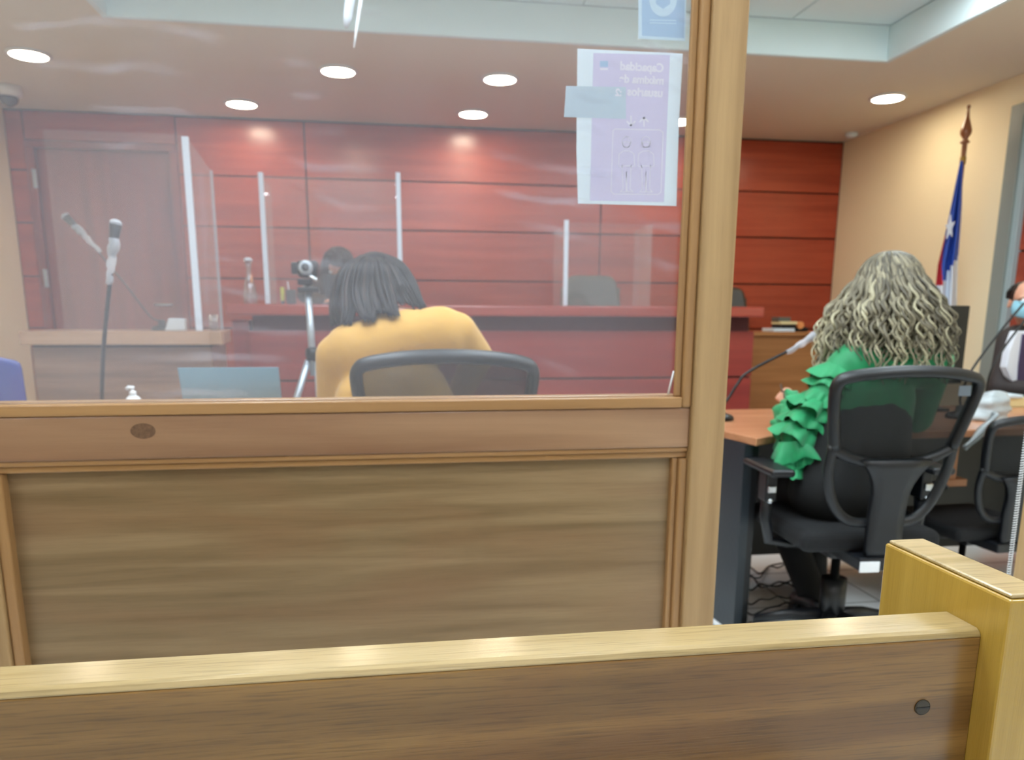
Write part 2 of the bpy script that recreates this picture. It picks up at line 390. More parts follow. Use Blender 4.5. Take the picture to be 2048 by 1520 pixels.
# ------------------------------------------------------------------ the room
XL, XR, YB, YF, ZC = -2.89, 4.03, 6.80, -2.6, 2.707
TH = .12
struct(MB().box((XL-TH, YF-TH, -.1), (XR+1.2, YB+TH, 0)).build('floor', MT['tile']))
# dais behind the judges' bench
struct(MB().box((-1.2, 5.25, 0), (XR, YB, .33)).build('trim_1', MT['benchred'], bevel=.005))
# ceiling with a raised coffer
CX0, CX1, CY0, CY1, CZ = -1.44, 3.03, 1.15, 4.71, 2.907
m = MB()
for a, b in (((XL-TH, CY1+.03), (XR+TH, YB+TH)), ((XL-TH, YF-TH), (XR+TH, CY0-.03)), ((XL-TH, CY0-.03), (CX0-.03, CY1+.03)), ((CX1+.03, CY0-.03), (XR+TH, CY1+.03))):
    m.box((a[0], a[1], ZC), (b[0], b[1], ZC+.02))
ceil = struct(m.build('ceiling', MT['ceil']))
m = MB()
m.box((CX0-.03, CY1, ZC), (CX1+.03, CY1+.03, CZ)); m.box((CX0-.03, CY0-.03, ZC), (CX1+.03, CY0, CZ))
m.box((CX0-.03, CY0, ZC), (CX0, CY1, CZ)); m.box((CX1, CY0, ZC), (CX1+.03, CY1, CZ))
# coffer tiles with T-bar seams
nx = 7; ny = 6
for i in range(nx):
    for j in range(ny):
        x0 = CX0+(CX1-CX0)*i/nx; x1 = CX0+(CX1-CX0)*(i+1)/nx; y0 = CY0+(CY1-CY0)*j/ny; y1 = CY0+(CY1-CY0)*(j+1)/ny
        m.box((x0+.006, y0+.006, CZ), (x1-.006, y1-.006, CZ+.02))
m.box((CX0-.03, CY0-.03, CZ+.012), (CX1+.03, CY1+.03, CZ+.03))
struct(m.build('ceiling_coffer', MT['ceilw'], ceil, bevel=.002))
# walls
struct(MB().box((XL-TH, YF, 0), (XL, YB, ZC)).build('wall_left', MT['wall']))
D2Y0, D2Y1, D2Z = 3.85, 4.82, 2.52
m = MB(); m.box((XR, D2Y1, 0), (XR+TH, YB, ZC)); m.box((XR, YF, 0), (XR+TH, D2Y0, ZC)); m.box((XR, D2Y0, D2Z), (XR+TH, D2Y1, ZC))
struct(m.build('wall_right', MT['wall']))
struct(MB().box((XL-TH, YF-TH, 0), (XR+TH, YF, ZC)).build('wall_rear', MT['wallrear']))
# back wall with red laminated boards, open joints
gz = [.26, .66, 1.061, 1.463, 1.871, 2.262]
DX0, DX1, DZ = -2.70, -1.71, 2.43
m = MB(); m.m = 1; m.box((XL-TH, YB+.012, 0), (DX0, YB+.1, ZC)); m.box((DX1, YB+.012, 0), (XR+TH, YB+.1, ZC)); m.box((DX0, YB+.012, DZ), (DX1, YB+.1, ZC))
m.m = 0
rows = [(0, .26)]+list(zip(gz[:-1], gz[1:]))+[(2.262, ZC-.012)]
for c0, c1 in ((XL, DX0-.06), (DX1+.06, -.664), (-.664, 1.81), (1.81, XR)):
    for z0, z1 in rows:
        m.box((c0+.006, YB-.008, z0+.008), (c1-.006, YB+.012, z1-.004))
m.box((DX0-.054, YB-.008, DZ+.06), (DX1+.054, YB+.012, ZC-.012))
struct(m.build('wall_back', [MT['red'], MT['groove']], bevel=.003, seg=2))
# door in the back wall
d1 = struct(MB().box((DX0, YB+.03, .33), (DX1, YB+.07, DZ)).build('door_1', MT['redv'], bevel=.003))
m = MB()
m.box((DX0-.06, YB-.02, 0), (DX0, YB+.08, DZ+.05)); m.box((DX1, YB-.02, 0), (DX1+.06, YB+.08, DZ+.05)); m.box((DX0-.06, YB-.03, DZ), (DX1+.06, YB+.08, DZ+.05))
m.build('door_frame', MT['redv'], d1, bevel=.004)
for z in (1.45, 2.2):
    MB().box((DX0-.022, YB-.035, z-.07), (DX0+.006, YB-.018, z+.07)).build('hinge', MT['silver'], d1, bevel=.003)
m = MB(); m.tube([(DX1-.08, YB+.03, 1.25), (DX1-.08, YB-.03, 1.25), (DX1-.2, YB-.03, 1.25)], .009, 8); m.build('door_handle', MT['silver'], d1, smooth=True)
# door in the right wall
d2 = struct(MB().box((XR+.05, D2Y0+.05, 0), (XR+.09, D2Y1-.12, D2Z-.06)).build('door_2', MT['groove']))
m = MB()
for z0, z1 in [(0, .4), (.4, .8), (.8, 1.2), (1.2, 1.6), (1.6, 2.0), (2.0, 2.44)]:
    m.box((XR+.03, D2Y0+.07, z0+.006), (XR+.05, D2Y1-.14, z1-.006))
m.build('door_board', MT['red'], d2, bevel=.003)
m = MB(); m.box((XR-.02, D2Y1-.11, 0), (XR+.06, D2Y1, D2Z)); m.box((XR-.02, D2Y0, 0), (XR+.06, D2Y0+.05, D2Z)); m.box((XR-.02, D2Y0+.05, D2Z-.07), (XR+.06, D2Y1-.11, D2Z))
m.build('door_frame', MT['greyframe'], d2, bevel=.004)
m = MB(); m.box((XR-.005, D2Y1-.16, 0), (XR+.055, D2Y1-.11, D2Z-.07))
m.build('door_stop', MT['paleframe'], d2, bevel=.003)

# ceiling lights --------------------------------------------------------
DL = [((57, 107), 'leftmost warm round downlight, above the white dome camera'),
      ((676, 140), 'warm round downlight just below the hanging white bracket'),
      ((1000, 156), 'warm round downlight nearest the left side of the taped lavender notice'),
      ((1776, 194), 'warm round downlight right of the wooden post, near the coffer corner'),
      ((483, 206), 'warm round downlight close to the red wall, left one, above the left pale glare spot'),
      ((946, 226), 'warm round downlight close to the red wall, middle one, above the right pale glare spot'),
      ((1360, 241), 'warm round downlight mostly hidden behind the taped notice and wooden post')]
for i, ((px, py), lab) in enumerate(DL):
    c = PZ(px, py, ZC)
    t = thing('downlight', (c.x, c.y, ZC), lab, 'ceiling light', 'round downlights in the ceiling soffit')
    ring = MB(); ring.lathe([(.100, -.001), (.122, -.001), (.125, -.008), (.118, -.014), (.104, -.016), (.100, -.010)], (c.x, c.y, ZC), 32)
    ring.build('trim_ring', MT['white'], t, smooth=True)
    MB().lathe([(.001, -.0135), (.104, -.0135), (.104, -.006), (.001, -.006)], (c.x, c.y, ZC), 32).build('lamp_lens', MT['lamp'], t)
panels = [(-.55, 2.75), (.8, 2.75), (2.66, 3.50), (-.55, 1.6), (.8, 1.6), (2.3, 1.6)]
for i, (x, y) in enumerate(panels):
    t = thing('ceiling_light_panel', (x, y, CZ), 'square fluorescent panel light recessed in the raised white coffer', 'ceiling light', 'square panel lights in the coffer')
    fr = MB()
    for a, b in (((x-.31, y-.31), (x+.31, y-.29)), ((x-.31, y+.29), (x+.31, y+.31)), ((x-.31, y-.29), (x-.29, y+.29)), ((x+.29, y-.29), (x+.31, y+.29))):
        fr.box((a[0], a[1], CZ-.02), (b[0], b[1], CZ))
    fr.build('frame', MT['white'], t)
    MB().box((x-.289, y-.289, CZ-.014), (x+.289, y+.289, CZ-.002)).build('diffuser', MT['panel'], t)
for i, (x, y) in enumerate([(-1.7, .35), (.25, .25), (2.2, .35), (-1.7, -.75), (.25, -.75), (2.2, -.75)]):
    t = thing('downlight', (x, y, ZC), 'round cool white downlight on the ceiling over the public seats', 'ceiling light', 'downlights over the public seats')
    MB().lathe([(.178, -.001), (.20, -.001), (.20, -.012), (.178, -.012)], (x, y, ZC), 32).build('trim_ring', MT['white'], t, smooth=True)
    MB().lathe([(.001, -.0135), (.175, -.0135), (.175, -.006), (.001, -.006)], (x, y, ZC), 32).build('lamp_lens', MT['coollamp'], t)

# ------------------------------------------------------------------ partition with glass
PY0, PY1 = 1.50, 1.56       # front / back of the framing
pxr0, pxr1 = .60, .672      # right post
t = thing('glazed_partition', (0, PY0, 0), 'wooden partition with a large glass pane and a tall post at its right', 'partition')
m = MB(); m.box((pxr0, PY0-.012, 0), (pxr1, PY1+.012, ZC-.002)); m.build('post', MT['oakpost'], t, bevel=.004)
m = MB(); m.box((pxr1, PY0+.02, .0), (pxr1+.004, PY0+.035, 1.30)); m.build('edge_strip', MT['greyframe'], t)
m = MB(); m.box((-.80, PY0-.006, 0), (-.735, PY1+.006, ZC-.002)); m.build('post', MT['oakpost'], t, bevel=.004)
m = MB(); m.box((-.735, PY0, .905), (pxr0, PY1, .988)); m.build('rail', MT['oakrail'], t, bevel=.004)
m = MB(); m.box((-.735, PY0, 2.2), (pxr0, PY1, 2.28)); m.build('rail', MT['oakrail'], t, bevel=.004)
m = MB(); m.box((-.735, PY0, 0), (pxr0, PY1, .12)); m.build('rail', MT['oakrail'], t, bevel=.004)
# panel and its mouldings
MB().box((-.735, PY0+.028, .1), (pxr0, PY0+.045, .93)).build('panel', MT['oak'], t)
for z0, z1, dy in ((.895, .9055, .010), (.882, .896, .016)):
    m = MB(); m.box((-.735, PY0+dy-.006, z0), (pxr0, PY0+.03, z1)); m.build('moulding', MT['oakbead'], t, bevel=.003)
for s, x0, x1 in ((1, pxr0-.018, pxr0), (-1, -.735, -.715)):
    m = MB(); m.box((x0, PY0+.002, .12), (x1, PY0+.03, .8815)); m.build('moulding', MT['oakbeadv'], t, bevel=.004)
m = MB(); m.box((pxr0-.030, PY0+.012, .12), (pxr0-.018, PY0+.03, .8815)); m.build('moulding', MT['oakbeadv'], t, bevel=.003)
# glazing beads
m = MB(); m.box((-.735, PY0-.004, .988), (pxr0-.02, PY0+.016, 1.010)); m.build('glazing_bead', MT['oakbead'], t, bevel=.003)
m = MB(); m.box((-.735, PY0+.024, .988), (pxr0-.02, PY1, 1.012)); m.build('glazing_bead', MT['oakbead'], t, bevel=.003)
m = MB(); m.box((pxr0-.020, PY0-.004, .988), (pxr0, PY0+.016, 2.2)); m.build('glazing_bead', MT['oakbeadv'], t, bevel=.005)
m = MB(); m.box((pxr0-.034, PY0+.006, 1.010), (pxr0-.020, PY0+.016, 2.2)); m.build('glazing_bead', MT['oakbeadv'], t, bevel=.003)
m = MB(); m.box((-.735, PY0-.004, 1.010), (-.715, PY0+.016, 2.2)); m.build('glazing_bead', MT['oakbeadv'], t, bevel=.005)
MB().box((-.73, PY0+.0165, 1.0), (pxr0-.002, PY0+.0215, 2.2)).build('glass_pane', MT['glass'], t)
# knot in the rail
kc = P(286, 862, PY0-.0005)
m = MB(); n = 24
m.xz([(kc.x+.022*math.cos(2*PI*k/n), kc.z+.0145*math.sin(2*PI*k/n)) for k in range(n)], PY0-.0006, PY0+.002)
m.build('knot', mat('wood_knot', (112, 84, 62), .5, noise_amt=.25, noise_scale=160), t)
# second post of the opening, right edge of the view
q = P(2042, 1113, PY0)
q.x += .05
t2 = thing('opening_post', (q.x+.04, PY0, 0), 'wooden post at the far right edge beside the coiled cord', 'post')
MB().box((q.x, PY0-.01, 0), (q.x+.075, PY1+.01, ZC-.002)).build('post', MT['oakpost'], t2, bevel=.004)

# notices taped behind the glass ---------------------------------------
def stroke(m, pts, w, y):
    for a, b in zip(pts[:-1], pts[1:]):
        a = Vector(a); b = Vector(b); d = (b-a); L = d.length
        if L < 1e-6: continue
        d /= L; nn = Vector((-d.y, d.x))*w/2; a2 = a-d*w*.4; b2 = b+d*w*.4
        m.xz([tuple(a2-nn), tuple(b2-nn), tuple(b2+nn), tuple(a2+nn)], y, y+.0002)
def text_mesh(s, size, origin, mirror, y, name, m_, parent, w=None, bold=0):
    cu = bpy.data.curves.new(name, 'FONT'); cu.body = s; cu.size = size; cu.offset = bold; cu.extrude = .0001
    o = bpy.data.objects.new(name, cu); COL.objects.link(o)
    dg = bpy.context.evaluated_depsgraph_get(); me = bpy.data.meshes.new_from_object(o.evaluated_get(dg)); bpy.data.objects.remove(o)
    xs = [v.co.x for v in me.vertices]; k = (w/(max(xs)-min(xs))) if w else 1; x0 = min(xs)
    off = parent.location
    for v in me.vertices:
        x = (v.co.x-x0)*k; z = v.co.y*k
        v.co = Vector((origin[0]+(-x if mirror else x), y-v.co.z, origin[1]+z))-off
    me.materials.clear(); me.materials.append(m_)
    o = bpy.data.objects.new(name, me); COL.objects.link(o); o.parent = parent; return o
NY = PY0+.0235
def xz(px, py): v = P(px, py, NY); return (v.x, v.z)
pc = P(1255, 255, NY)
t = thing('capacity_notice', (pc.x, NY, pc.z), 'lavender capacity notice with two mirrored figures, taped behind the glass', 'notice')
m = MB(); m.xz([xz(1155, 97), xz(1366, 107), xz(1358, 250), xz(1353, 412), xz(1156, 407), xz(1153, 300)], NY+.0006, NY+.001); m.build('sheet', MT['sheet'], t)
m = MB(); m.xz([xz(1187, 106), xz(1340, 110), xz(1334, 250), xz(1328, 404), xz(1180, 401)], NY+.0002, NY+.0006); m.build('printed_field', MT['lav'], t)
m = MB(); m.xz([xz(1132, 172), xz(1252, 174), xz(1252, 238), xz(1128, 234)], NY+.0001, NY+.0003); m.build('tape_flap', MT['paperback'], t)
for s, a, b in (('Capacidad', (1327, 144), (1240, 144)), ('máxima de', (1327, 169), (1238, 168)), ('usuarios', (1325, 194), (1254, 194)), (':2', (1243, 192), (1230, 192))):
    A = xz(*a); B = xz(*b)
    text_mesh(s, .02, A, True, NY-.0001, 'lettering', MT['lavwhite'], t, abs(A[0]-B[0]), .0008)
m = MB(); m.xz([xz(1200, 122), xz(1216, 122), xz(1216, 134), xz(1200, 134)], NY-.0001, NY+.0001); m.build('emblem', MT['bluep'], t)
m = MB(); m.xz([xz(1200, 136), xz(1216, 136), xz(1216, 140), xz(1200, 140)], NY-.0001, NY+.0001); m.build('emblem', MT['lavwhite'], t)
m = MB(); w = .0022
stroke(m, [xz(1262, 233), xz(1262, 250)], w*1.4, NY-.0001); stroke(m, [xz(1254, 243), xz(1262, 251), xz(1270, 243)], w*1.4, NY-.0001)
stroke(m, [xz(1288, 252), xz(1288, 236)], w*1.4, NY-.0001); stroke(m, [xz(1280, 243), xz(1288, 235), xz(1296, 243)], w*1.4, NY-.0001)
m.build('arrows', MT['lavwhite'], t)
m = MB(); w = .0014
fr = [xz(1230, 258), xz(1320, 260), xz(1326, 265), xz(1322, 384), xz(1316, 389), xz(1228, 388), xz(1222, 383), xz(1226, 262), xz(1230, 258)]
stroke(m, fr, w*1.2, NY-.0001)
for cx in (1253, 1292):
    def c_(x, y): return xz(cx+x, y)
    stroke(m, [c_(9*math.cos(2*PI*k/14), 284+11*math.sin(2*PI*k/14)) for k in range(15)], w, NY-.0001)
    stroke(m, [c_(-8, 286), c_(0, 283), c_(8, 286), c_(5, 294), c_(-5, 294), c_(-8, 286)], w, NY-.0001)
    stroke(m, [c_(-6, 302), c_(-15, 308), c_(-16, 332), c_(-9, 334), c_(-9, 330), c_(-7, 378), c_(-13, 384), c_(-1, 384), c_(0, 344), c_(1, 384), c_(13, 384), c_(7, 378), c_(9, 330), c_(9, 334), c_(16, 332), c_(15, 308), c_(6, 302), c_(-6, 302)], w, NY-.0001)
    stroke(m, [c_(-8, 332), c_(8, 332)], w, NY-.0001)
m.build('pictogram', MT['lavwhite'], t)
pc = P(1324, 20, NY)
t = thing('mask_notice', (pc.x, NY, pc.z), 'pale blue notice cut off by the top edge, taped behind the glass', 'notice')
m = MB(); m.xz([xz(1277, -150), xz(1376, -145), xz(1371, 82), xz(1277, 77)], NY+.0006, NY+.001); m.build('sheet', MT['bluep2'], t)
m = MB(); m.xz([xz(1284, -140), xz(1372, -140), xz(1368, 76), xz(1284, 71)], NY+.0002, NY+.0006); m.build('printed_field', MT['bluep'], t)
m = MB(); cc = xz(1326, -2); n = 30
m.xz([(cc[0]+.027*math.cos(2*PI*k/n), cc[1]+.030*math.sin(2*PI*k/n)) for k in range(n)], NY-.0001, NY+.0001); m.build('round_symbol', MT['bluep2'], t)
m = MB(); m.xz([xz(1311, -15), xz(1341, -15), xz(1340, 8), xz(1326, 18), xz(1312, 8)], NY-.0003, NY-.0001); m.build('mask_symbol', MT['bluep'], t)
m = MB()
for y_ in (40, 46): stroke(m, [xz(1300, y_), xz(1352, y_+1)], .0016, NY-.0001)
m.build('lettering', MT['bluep2'], t)

# ------------------------------------------------------------------ pew in front
PZT = .838
t = thing('pew', (.13, .70, 0), 'varnished wooden pew backrest with a screw and a raised end post', 'pew')
m = MB(); m.box((-1.2, .700, .50), (.625, .722, PZT-.0085)); m.build('back_panel', MT['pew'], t, bevel=.002)
m = MB()
prof = [(.700, PZT-.0084), (.7005, PZT-.0065), (.703, PZT-.0025), (.7075, PZT), (.755, PZT), (.758, PZT-.003), (.758, PZT-.024)]
m.add([(x, y, z) for x in (-1.2, .625) for y, z in prof], [tuple(range(7)), tuple(reversed(range(7, 14)))]+[(i, (i+1) % 7, 7+(i+1) % 7, 7+i) for i in range(7)])
m.build('top_rail', MT['pewtop'], t, bevel=.0015)
m = MB(); m.box((.625, .668, .0), (.680, .878, .8835)); m.build('end_post', MT['pewend'], t, bevel=.003)
m = MB(); m.box((.628, .671, .8835), (.677, .875, .8885)); m.build('cap_board', MT['pewtop'], t, bevel=.003, seg=3)
sc = P(1844, 1414, .70)
s_ = MB(); s_.lathe([(.0001, -.001), (.0088, -.001), (.0092, .0006), (.008, .0014), (.0001, .0016)], (sc.x, .6995, sc.z), 32, (0, -1, 0)); so = s_.build('screw', MT['screw'], t)
m = MB(); m.box((sc.x-.008, .6974, sc.z-.0009), (sc.x+.008, .6990, sc.z+.0009)); m.build('slot', MT['black'], so)
m = MB(); m.box((-1.2, .722, .40), (.625, .74, .44)); m.box((-1.2, .30, .42), (.625, .70, .45)); m.build('seat', MT['pew'], t, bevel=.004)

# ------------------------------------------------------------------ judges' bench
BY = 4.9
t = thing('judges_bench', (.7, 5.2, 0), "long dark red judges' bench running across the room below the red wall", 'bench')
m = MB(); xl = P(450, 615, BY).x; xr = P(1530, 615, BY).x
zt = P(900, 610, BY).z; zb = P(900, 632, BY).z
m.box((xl, BY, zb), (xr, BY+.62, zt)); m.build('top', MT['benchtop'], t, bevel=.012, seg=3)
bl = P(500, 700, BY+.12).x; br = P(1506, 700, BY+.12).x
zs = P(900, 662, BY+.12).z; zg = P(900, 759, BY+.12).z
m = MB(); m.box((bl+.02, BY+.15, zs), (br-.03, BY+.5, zb-.001)); m.build('shadow_frieze', MT['benchdark'], t)  # shadow under the top's overhang, painted as a darker red strip
m = MB(); m.box((bl, BY+.12, zg+.006), (br, BY+.5, zs)); m.build('front_panel', MT['benchred'], t, bevel=.003)
m = MB(); m.box((bl, BY+.12, .33), (br, BY+.5, zg-.006)); m.build('front_panel', MT['benchred'], t, bevel=.003)
m = MB(); m.box((bl+.01, BY+.13, 0), (br-.01, BY+.49, .329)); m.build('plinth', MT['benchred'], t)
m = MB(); m.box((bl+.01, BY+.132, zg-.006), (br-.01, BY+.49, zg+.006)); m.build('joint', MT['groove'], t)
m = MB(); m.box((bl-.10, BY+.14, 0), (bl-.001, BY+.46, zb-.03)); m.build('end_pilaster', MT['benchred'], t, bevel=.003)
ZT = zt
# side counter right of the bench
CYc = 5.6; zc = P(1600, 664, CYc).z
cl = P(1500, 700, CYc).x
t = thing('side_counter', (3.4, 5.9, .33), 'orange-brown wooden counter right of the red bench, carrying small desk items', 'counter')
m = MB(); m.box((cl-.15, CYc-.03, zc-.03), (XR-.01, CYc+.42, zc)); m.build('top', MT['counter'], t, bevel=.004)
m = MB(); m.box((cl-.12, CYc, .45), (XR-.012, CYc+.40, zc-.031)); m.build('front_panel', MT['counter'], t, bevel=.003)
m = MB(); m.box((cl-.10, CYc+.04, .33), (XR-.02, CYc+.38, .449)); m.build('toe_kick', MT['groove'], t)
# items on it
def stack(name, px0, px1, py0, py1, Y, m_, label, cat, dep=.14, bev=.004):
    a = P(px0, py0, Y); b = P(px1, py1, Y)
    return tag(MB().box((a.x, Y, b.z), (b.x, Y+dep, a.z)).build(name, m_, bevel=bev), label, cat)
zz = zc
def on(name, px0, px1, h, Y, dep, m_, label, cat, base):
    a = P(px0, 660, Y).x; b = P(px1, 660, Y).x
    o = MB().box((a, Y, base+.0005), (b, Y+dep, base+h)).build(name, m_, bevel=.004); return tag(o, label, cat)
on('paper_stack', 1548, 1590, .026, CYc+.05, .2, MT['paper'], 'white paper stack on the side counter', 'papers', zc)
b0 = zc+.026
on('book', 1562, 1592, .030, CYc+.06, .16, MT['black'], 'black book lying on the white papers of the side counter', 'book', b0)
on('card_box', 1560, 1594, .022, CYc+.06, .15, MT['cream'], 'cream card box between a black book and a grey box', 'box', b0+.030)
g = on('desk_box', 1556, 1580, .034, CYc+.08, .12, MT['leather'], 'grey box on top of the pile on the side counter', 'box', b0+.052)
c = P(1606, 650, CYc+.1)
t = thing('tape_dispenser', (c.x, CYc+.15, zc), 'small dark tape dispenser right of the stacked boxes', 'tape dispenser')
m = MB(); m.xz([(c.x-.05, zc+.001), (c.x+.06, zc+.001), (c.x+.06, zc+.03), (c.x+.03, zc+.035), (c.x-.01, zc+.06), (c.x-.05, zc+.05)], CYc+.12, CYc+.18); m.build('body', MT['black'], t, bevel=.006)
m = MB(); m.lathe([(.012, -.011), (.028, -.011), (.028, .011), (.012, .011)], (c.x-.02, CYc+.108, zc+.05), 24, (0, 1, 0)); m.build('roll', MT['orange'], t, smooth=False)

# ------------------------------------------------------------------ witness stand at left
SY = 4.3
sl = P(36, 665, SY).x; sr = P(418, 668, SY).x; sz = P(200, 662, SY).z; szb = P(200, 690, SY).z
t = thing('witness_stand', ((sl+sr)/2, SY+.2, 0), 'grey-brown wooden stand at left, carrying the tall clear screen', 'counter')
m = MB(); m.prism([(sl, SY), (sr, SY), (sr+.07, SY-.045), (sr+.075, SY-.01), (sr+.02, SY+.45), (sl, SY+.45)], szb, sz); m.build('top', MT['standtop'], t, bevel=.006)
m = MB(); m.box((sl+.03, SY+.06, 0), (sr-.005, SY+.42, szb-.012)); m.build('front_panel', MT['stand'], t, bevel=.004)
m = MB(); m.box((sl+.04, SY+.05, szb-.012), (sr-.01, SY+.41, szb)); m.build('joint', MT['groove'], t)
# clear screen on it
a = P(85, 258, SY+.04); b = P(362, 265, SY+.04); zt2 = a.z
t = thing('acrylic_screen', ((a.x+b.x)/2, SY+.04, sz), 'tall clear acrylic screen with white corner post on the left wooden stand', 'screen')
m = MB(); m.box((a.x, SY+.04, sz+.0005), (b.x, SY+.045, zt2)); m.build('front_sheet', MT['acrylic'], t)
m = MB(); p2 = P(409, 340, SY+.30)
m.add([(b.x+.02, SY+.045, sz+.0005), (b.x+.06, SY+.40, sz+.0005), (p2.x+.02, SY+.40, p2.z), (b.x+.02, SY+.045, zt2-.01)], [(0, 1, 2, 3)])
m.build('side_sheet', MT['acrylicside'], t, solid=.005)
m = MB(); m.box((b.x+.05, SY+.395, sz+.0005), (b.x+.066, SY+.405, P(405, 340, SY+.4).z)); m.build('edge_strip', MT['acrylicedge'], t)
m = MB(); m.box((b.x, SY+.034, sz+.0005), (b.x+.033, SY+.054, zt2-.01)); m.build('corner_post', MT['shieldpost'], t, bevel=.003)
# white block and mic on the stand
c = P(352, 655, SY+.12)
tag(MB().xz([(c.x-.055, sz+.0005), (c.x+.05, sz+.0005), (c.x+.05, sz+.064), (c.x-.03, sz+.066)], SY+.10, SY+.15).build('name_block', MT['white'], bevel=.006),
    'small white block at the foot of the left microphone on the wooden stand', 'block')
def microphone(label, base, pts, head_pts, Rh, cover, group='gooseneck microphones', stem_r=.006):
    t = thing('gooseneck_microphone', base, label, 'microphone', group)
    b = Vector(base)
    m = MB(); m.lathe([(.0, 0.0005), (.055, .0005), (.056, .012), (.048, .022), (.02, .03), (.018, .05), (.014, .055), (.0, .056)], b, 28); m.build('base', MT['black'], t, smooth=True)
    pp = bez([b+Vector((0, 0, .05))]+[Vector(p) for p in pts], 10)
    m = MB(); m.tube(pp, stem_r, 8); m.build('gooseneck', MT['black'], t, smooth=True)
    a_, b_ = Vector(head_pts[0]), Vector(head_pts[1]); d = (b_-a_)
    m = MB(); m.tube([a_, a_+d*.08, a_+d*.5, a_+d*.9, b_], [stem_r, Rh*.55, Rh*.75, Rh, Rh*.6], 14); m.build('capsule', MT['black'], t, smooth=True)
    if cover:
        m = MB(); L = 14; pts_ = []; rr = []; up = Vector(cover)
        for i in range(L):
            f = i/(L-1); pts_.append(a_-d*.75+d*1.35*f + Vector((random.uniform(-1, 1), 0, random.uniform(-1, 1)))*Rh*.18)
            rr.append(Rh*(.5+.55*f**1.2)*(1+.14*math.sin(f*19))*(.45 if f > .97 else 1))
        m.tube(pts_, rr, 12, cap=True); m.build('plastic_sleeve', MT['bag'], t, smooth=True)
        m = MB(); m.ell(b_-d*.06, (Rh*1.02, Rh*1.02, Rh*.7), 14, Vector((0, 0, 1)).rotation_difference(d).to_matrix()); m.build('sleeve_tip', MT['bag'], t, smooth=True)
    return t
# microphone on the stand
Ym = SY+.16
b0 = P(325, 655, Ym)
microphone('microphone on the left wooden stand, leaning far left in a pale sleeve', (b0.x, Ym, sz), [P(300, 632, Ym), P(250, 568, Ym), P(182, 486, Ym)], (P(170, 472, Ym), P(128, 430, Ym)), .021, (0, 0, 1), stem_r=.0042)
# carafes on the bench
def carafe(px, Y, z, label, s=1.0):
    c = P(px, 600, Y)
    t = thing('carafe', (c.x, Y, z), label, 'carafe', 'glass carafes')
    m = MB(); m.lathe([(0.001, .0005), (.038*s, .0005), (.041*s, .006), (.040*s, .06*s), (.032*s, .12*s), (.016*s, .17*s), (.014*s, .21*s), (.026*s, .255*s), (.023*s, .255*s), (.011*s, .21*s), (.013*s, .17*s), (.029*s, .12*s), (.037*s, .06*s), (.036*s, .008), (.001, .007)], (c.x, Y, z), 28)
    m.build('vessel', MT['clear'], t, smooth=True)
    MB().lathe([(.001, .256*s), (.024*s, .256*s), (.026*s, .264*s), (.012*s, .275*s), (.001, .276*s)], (c.x, Y, z), 20).build('lid', MT['shieldpost'], t, smooth=True)
    MB().ell((c.x+.018*s, Y-.03*s, z+.15*s), (.006*s, .003, .028*s)).build('tag', MT['orange'], t, smooth=True)
    return t
carafe(501, BY+.12, ZT, 'clear glass carafe with orange tag near the left end of the red bench')
carafe(412, SY+.22, sz, 'clear glass carafe on the wooden stand, behind the acrylic corner', .9) if False else None
c = P(418, 650, SY+.10)
# drinking glass at the stand's right end
tag(MB().lathe([(.001, .0005), (.022, .0005), (.027, .085), (.025, .085), (.02, .006), (.001, .006)], (sr+.015, SY+.06, sz), 24).build('drinking_glass', MT['clear'], smooth=True),
    'small clear drinking glass at the right end of the wooden stand', 'glass')
# acrylic screens on the bench
def bench_screen(x0p, x1p, topy, Y, label, side):
    a = P(x0p, topy, Y); b = P(x1p, topy, Y)
    t = thing('acrylic_screen', ((a.x+b.x)/2, Y, ZT), label, 'screen')
    MB().box((a.x, Y, ZT+.0005), (b.x, Y+.004, a.z)).build('front_sheet', MT['acrylic'], t)
    for k, (px, w) in enumerate(side):
        c = P(px, topy, Y)
        if w: MB().box((c.x-.014, Y-.008, ZT+.0005), (c.x+.014, Y+.012, c.z+.015)).build('post', MT['shieldpost'], t, bevel=.003)
        MB().box((c.x-.002, Y+.012, ZT+.0005), (c.x+.002, Y+.38, c.z-.01)).build('side_sheet', MT['acrylicside'], t)
    return t
bench_screen(523, 794, 350, BY+.08, 'clear acrylic screen between two white posts on the red bench, behind the tripod', [(521, 1), (796, 1)])
bench_screen(1134, 1306, 445, BY+.10, 'lower clear acrylic screen with one white post, in front of the grey leather chair', [(1133, 1), (1306, 0)])
# highlighter, pen cup
c = P(565, 590, BY+.2)
t = thing('highlighter', (c.x, BY+.2, ZT), 'yellow-green highlighter standing left of the pen cup', 'pen')
MB().lathe([(.0, .0005), (.011, .0005), (.011, .02), (.009, .022)], (c.x, BY+.2, ZT), 16).build('cap', MT['black'], t, smooth=True)
MB().lathe([(.0115, .022), (.0125, .03), (.012, .10), (.009, .105), (.0, .106)], (c.x, BY+.2, ZT), 16).build('barrel', MT['yellow'], t, smooth=True)
c = P(582, 590, BY+.2)
t = thing('pen_cup', (c.x, BY+.2, ZT), 'dark mesh pen cup beside the yellow-green highlighter', 'pen cup')
MB().lathe([(.0, .0005), (.030, .0005), (.032, .09), (.029, .09), (.027, .006), (.0, .006)], (c.x, BY+.2, ZT), 20).build('cup', MT['grey'], t, smooth=True)
tag(MB().tube([(c.x-.005, BY+.2, ZT+.008), (c.x-.016, BY+.2, ZT+.14)], .004, 8).build('pen', MT['white']), 'thin white pen standing in the dark cup', 'pen')
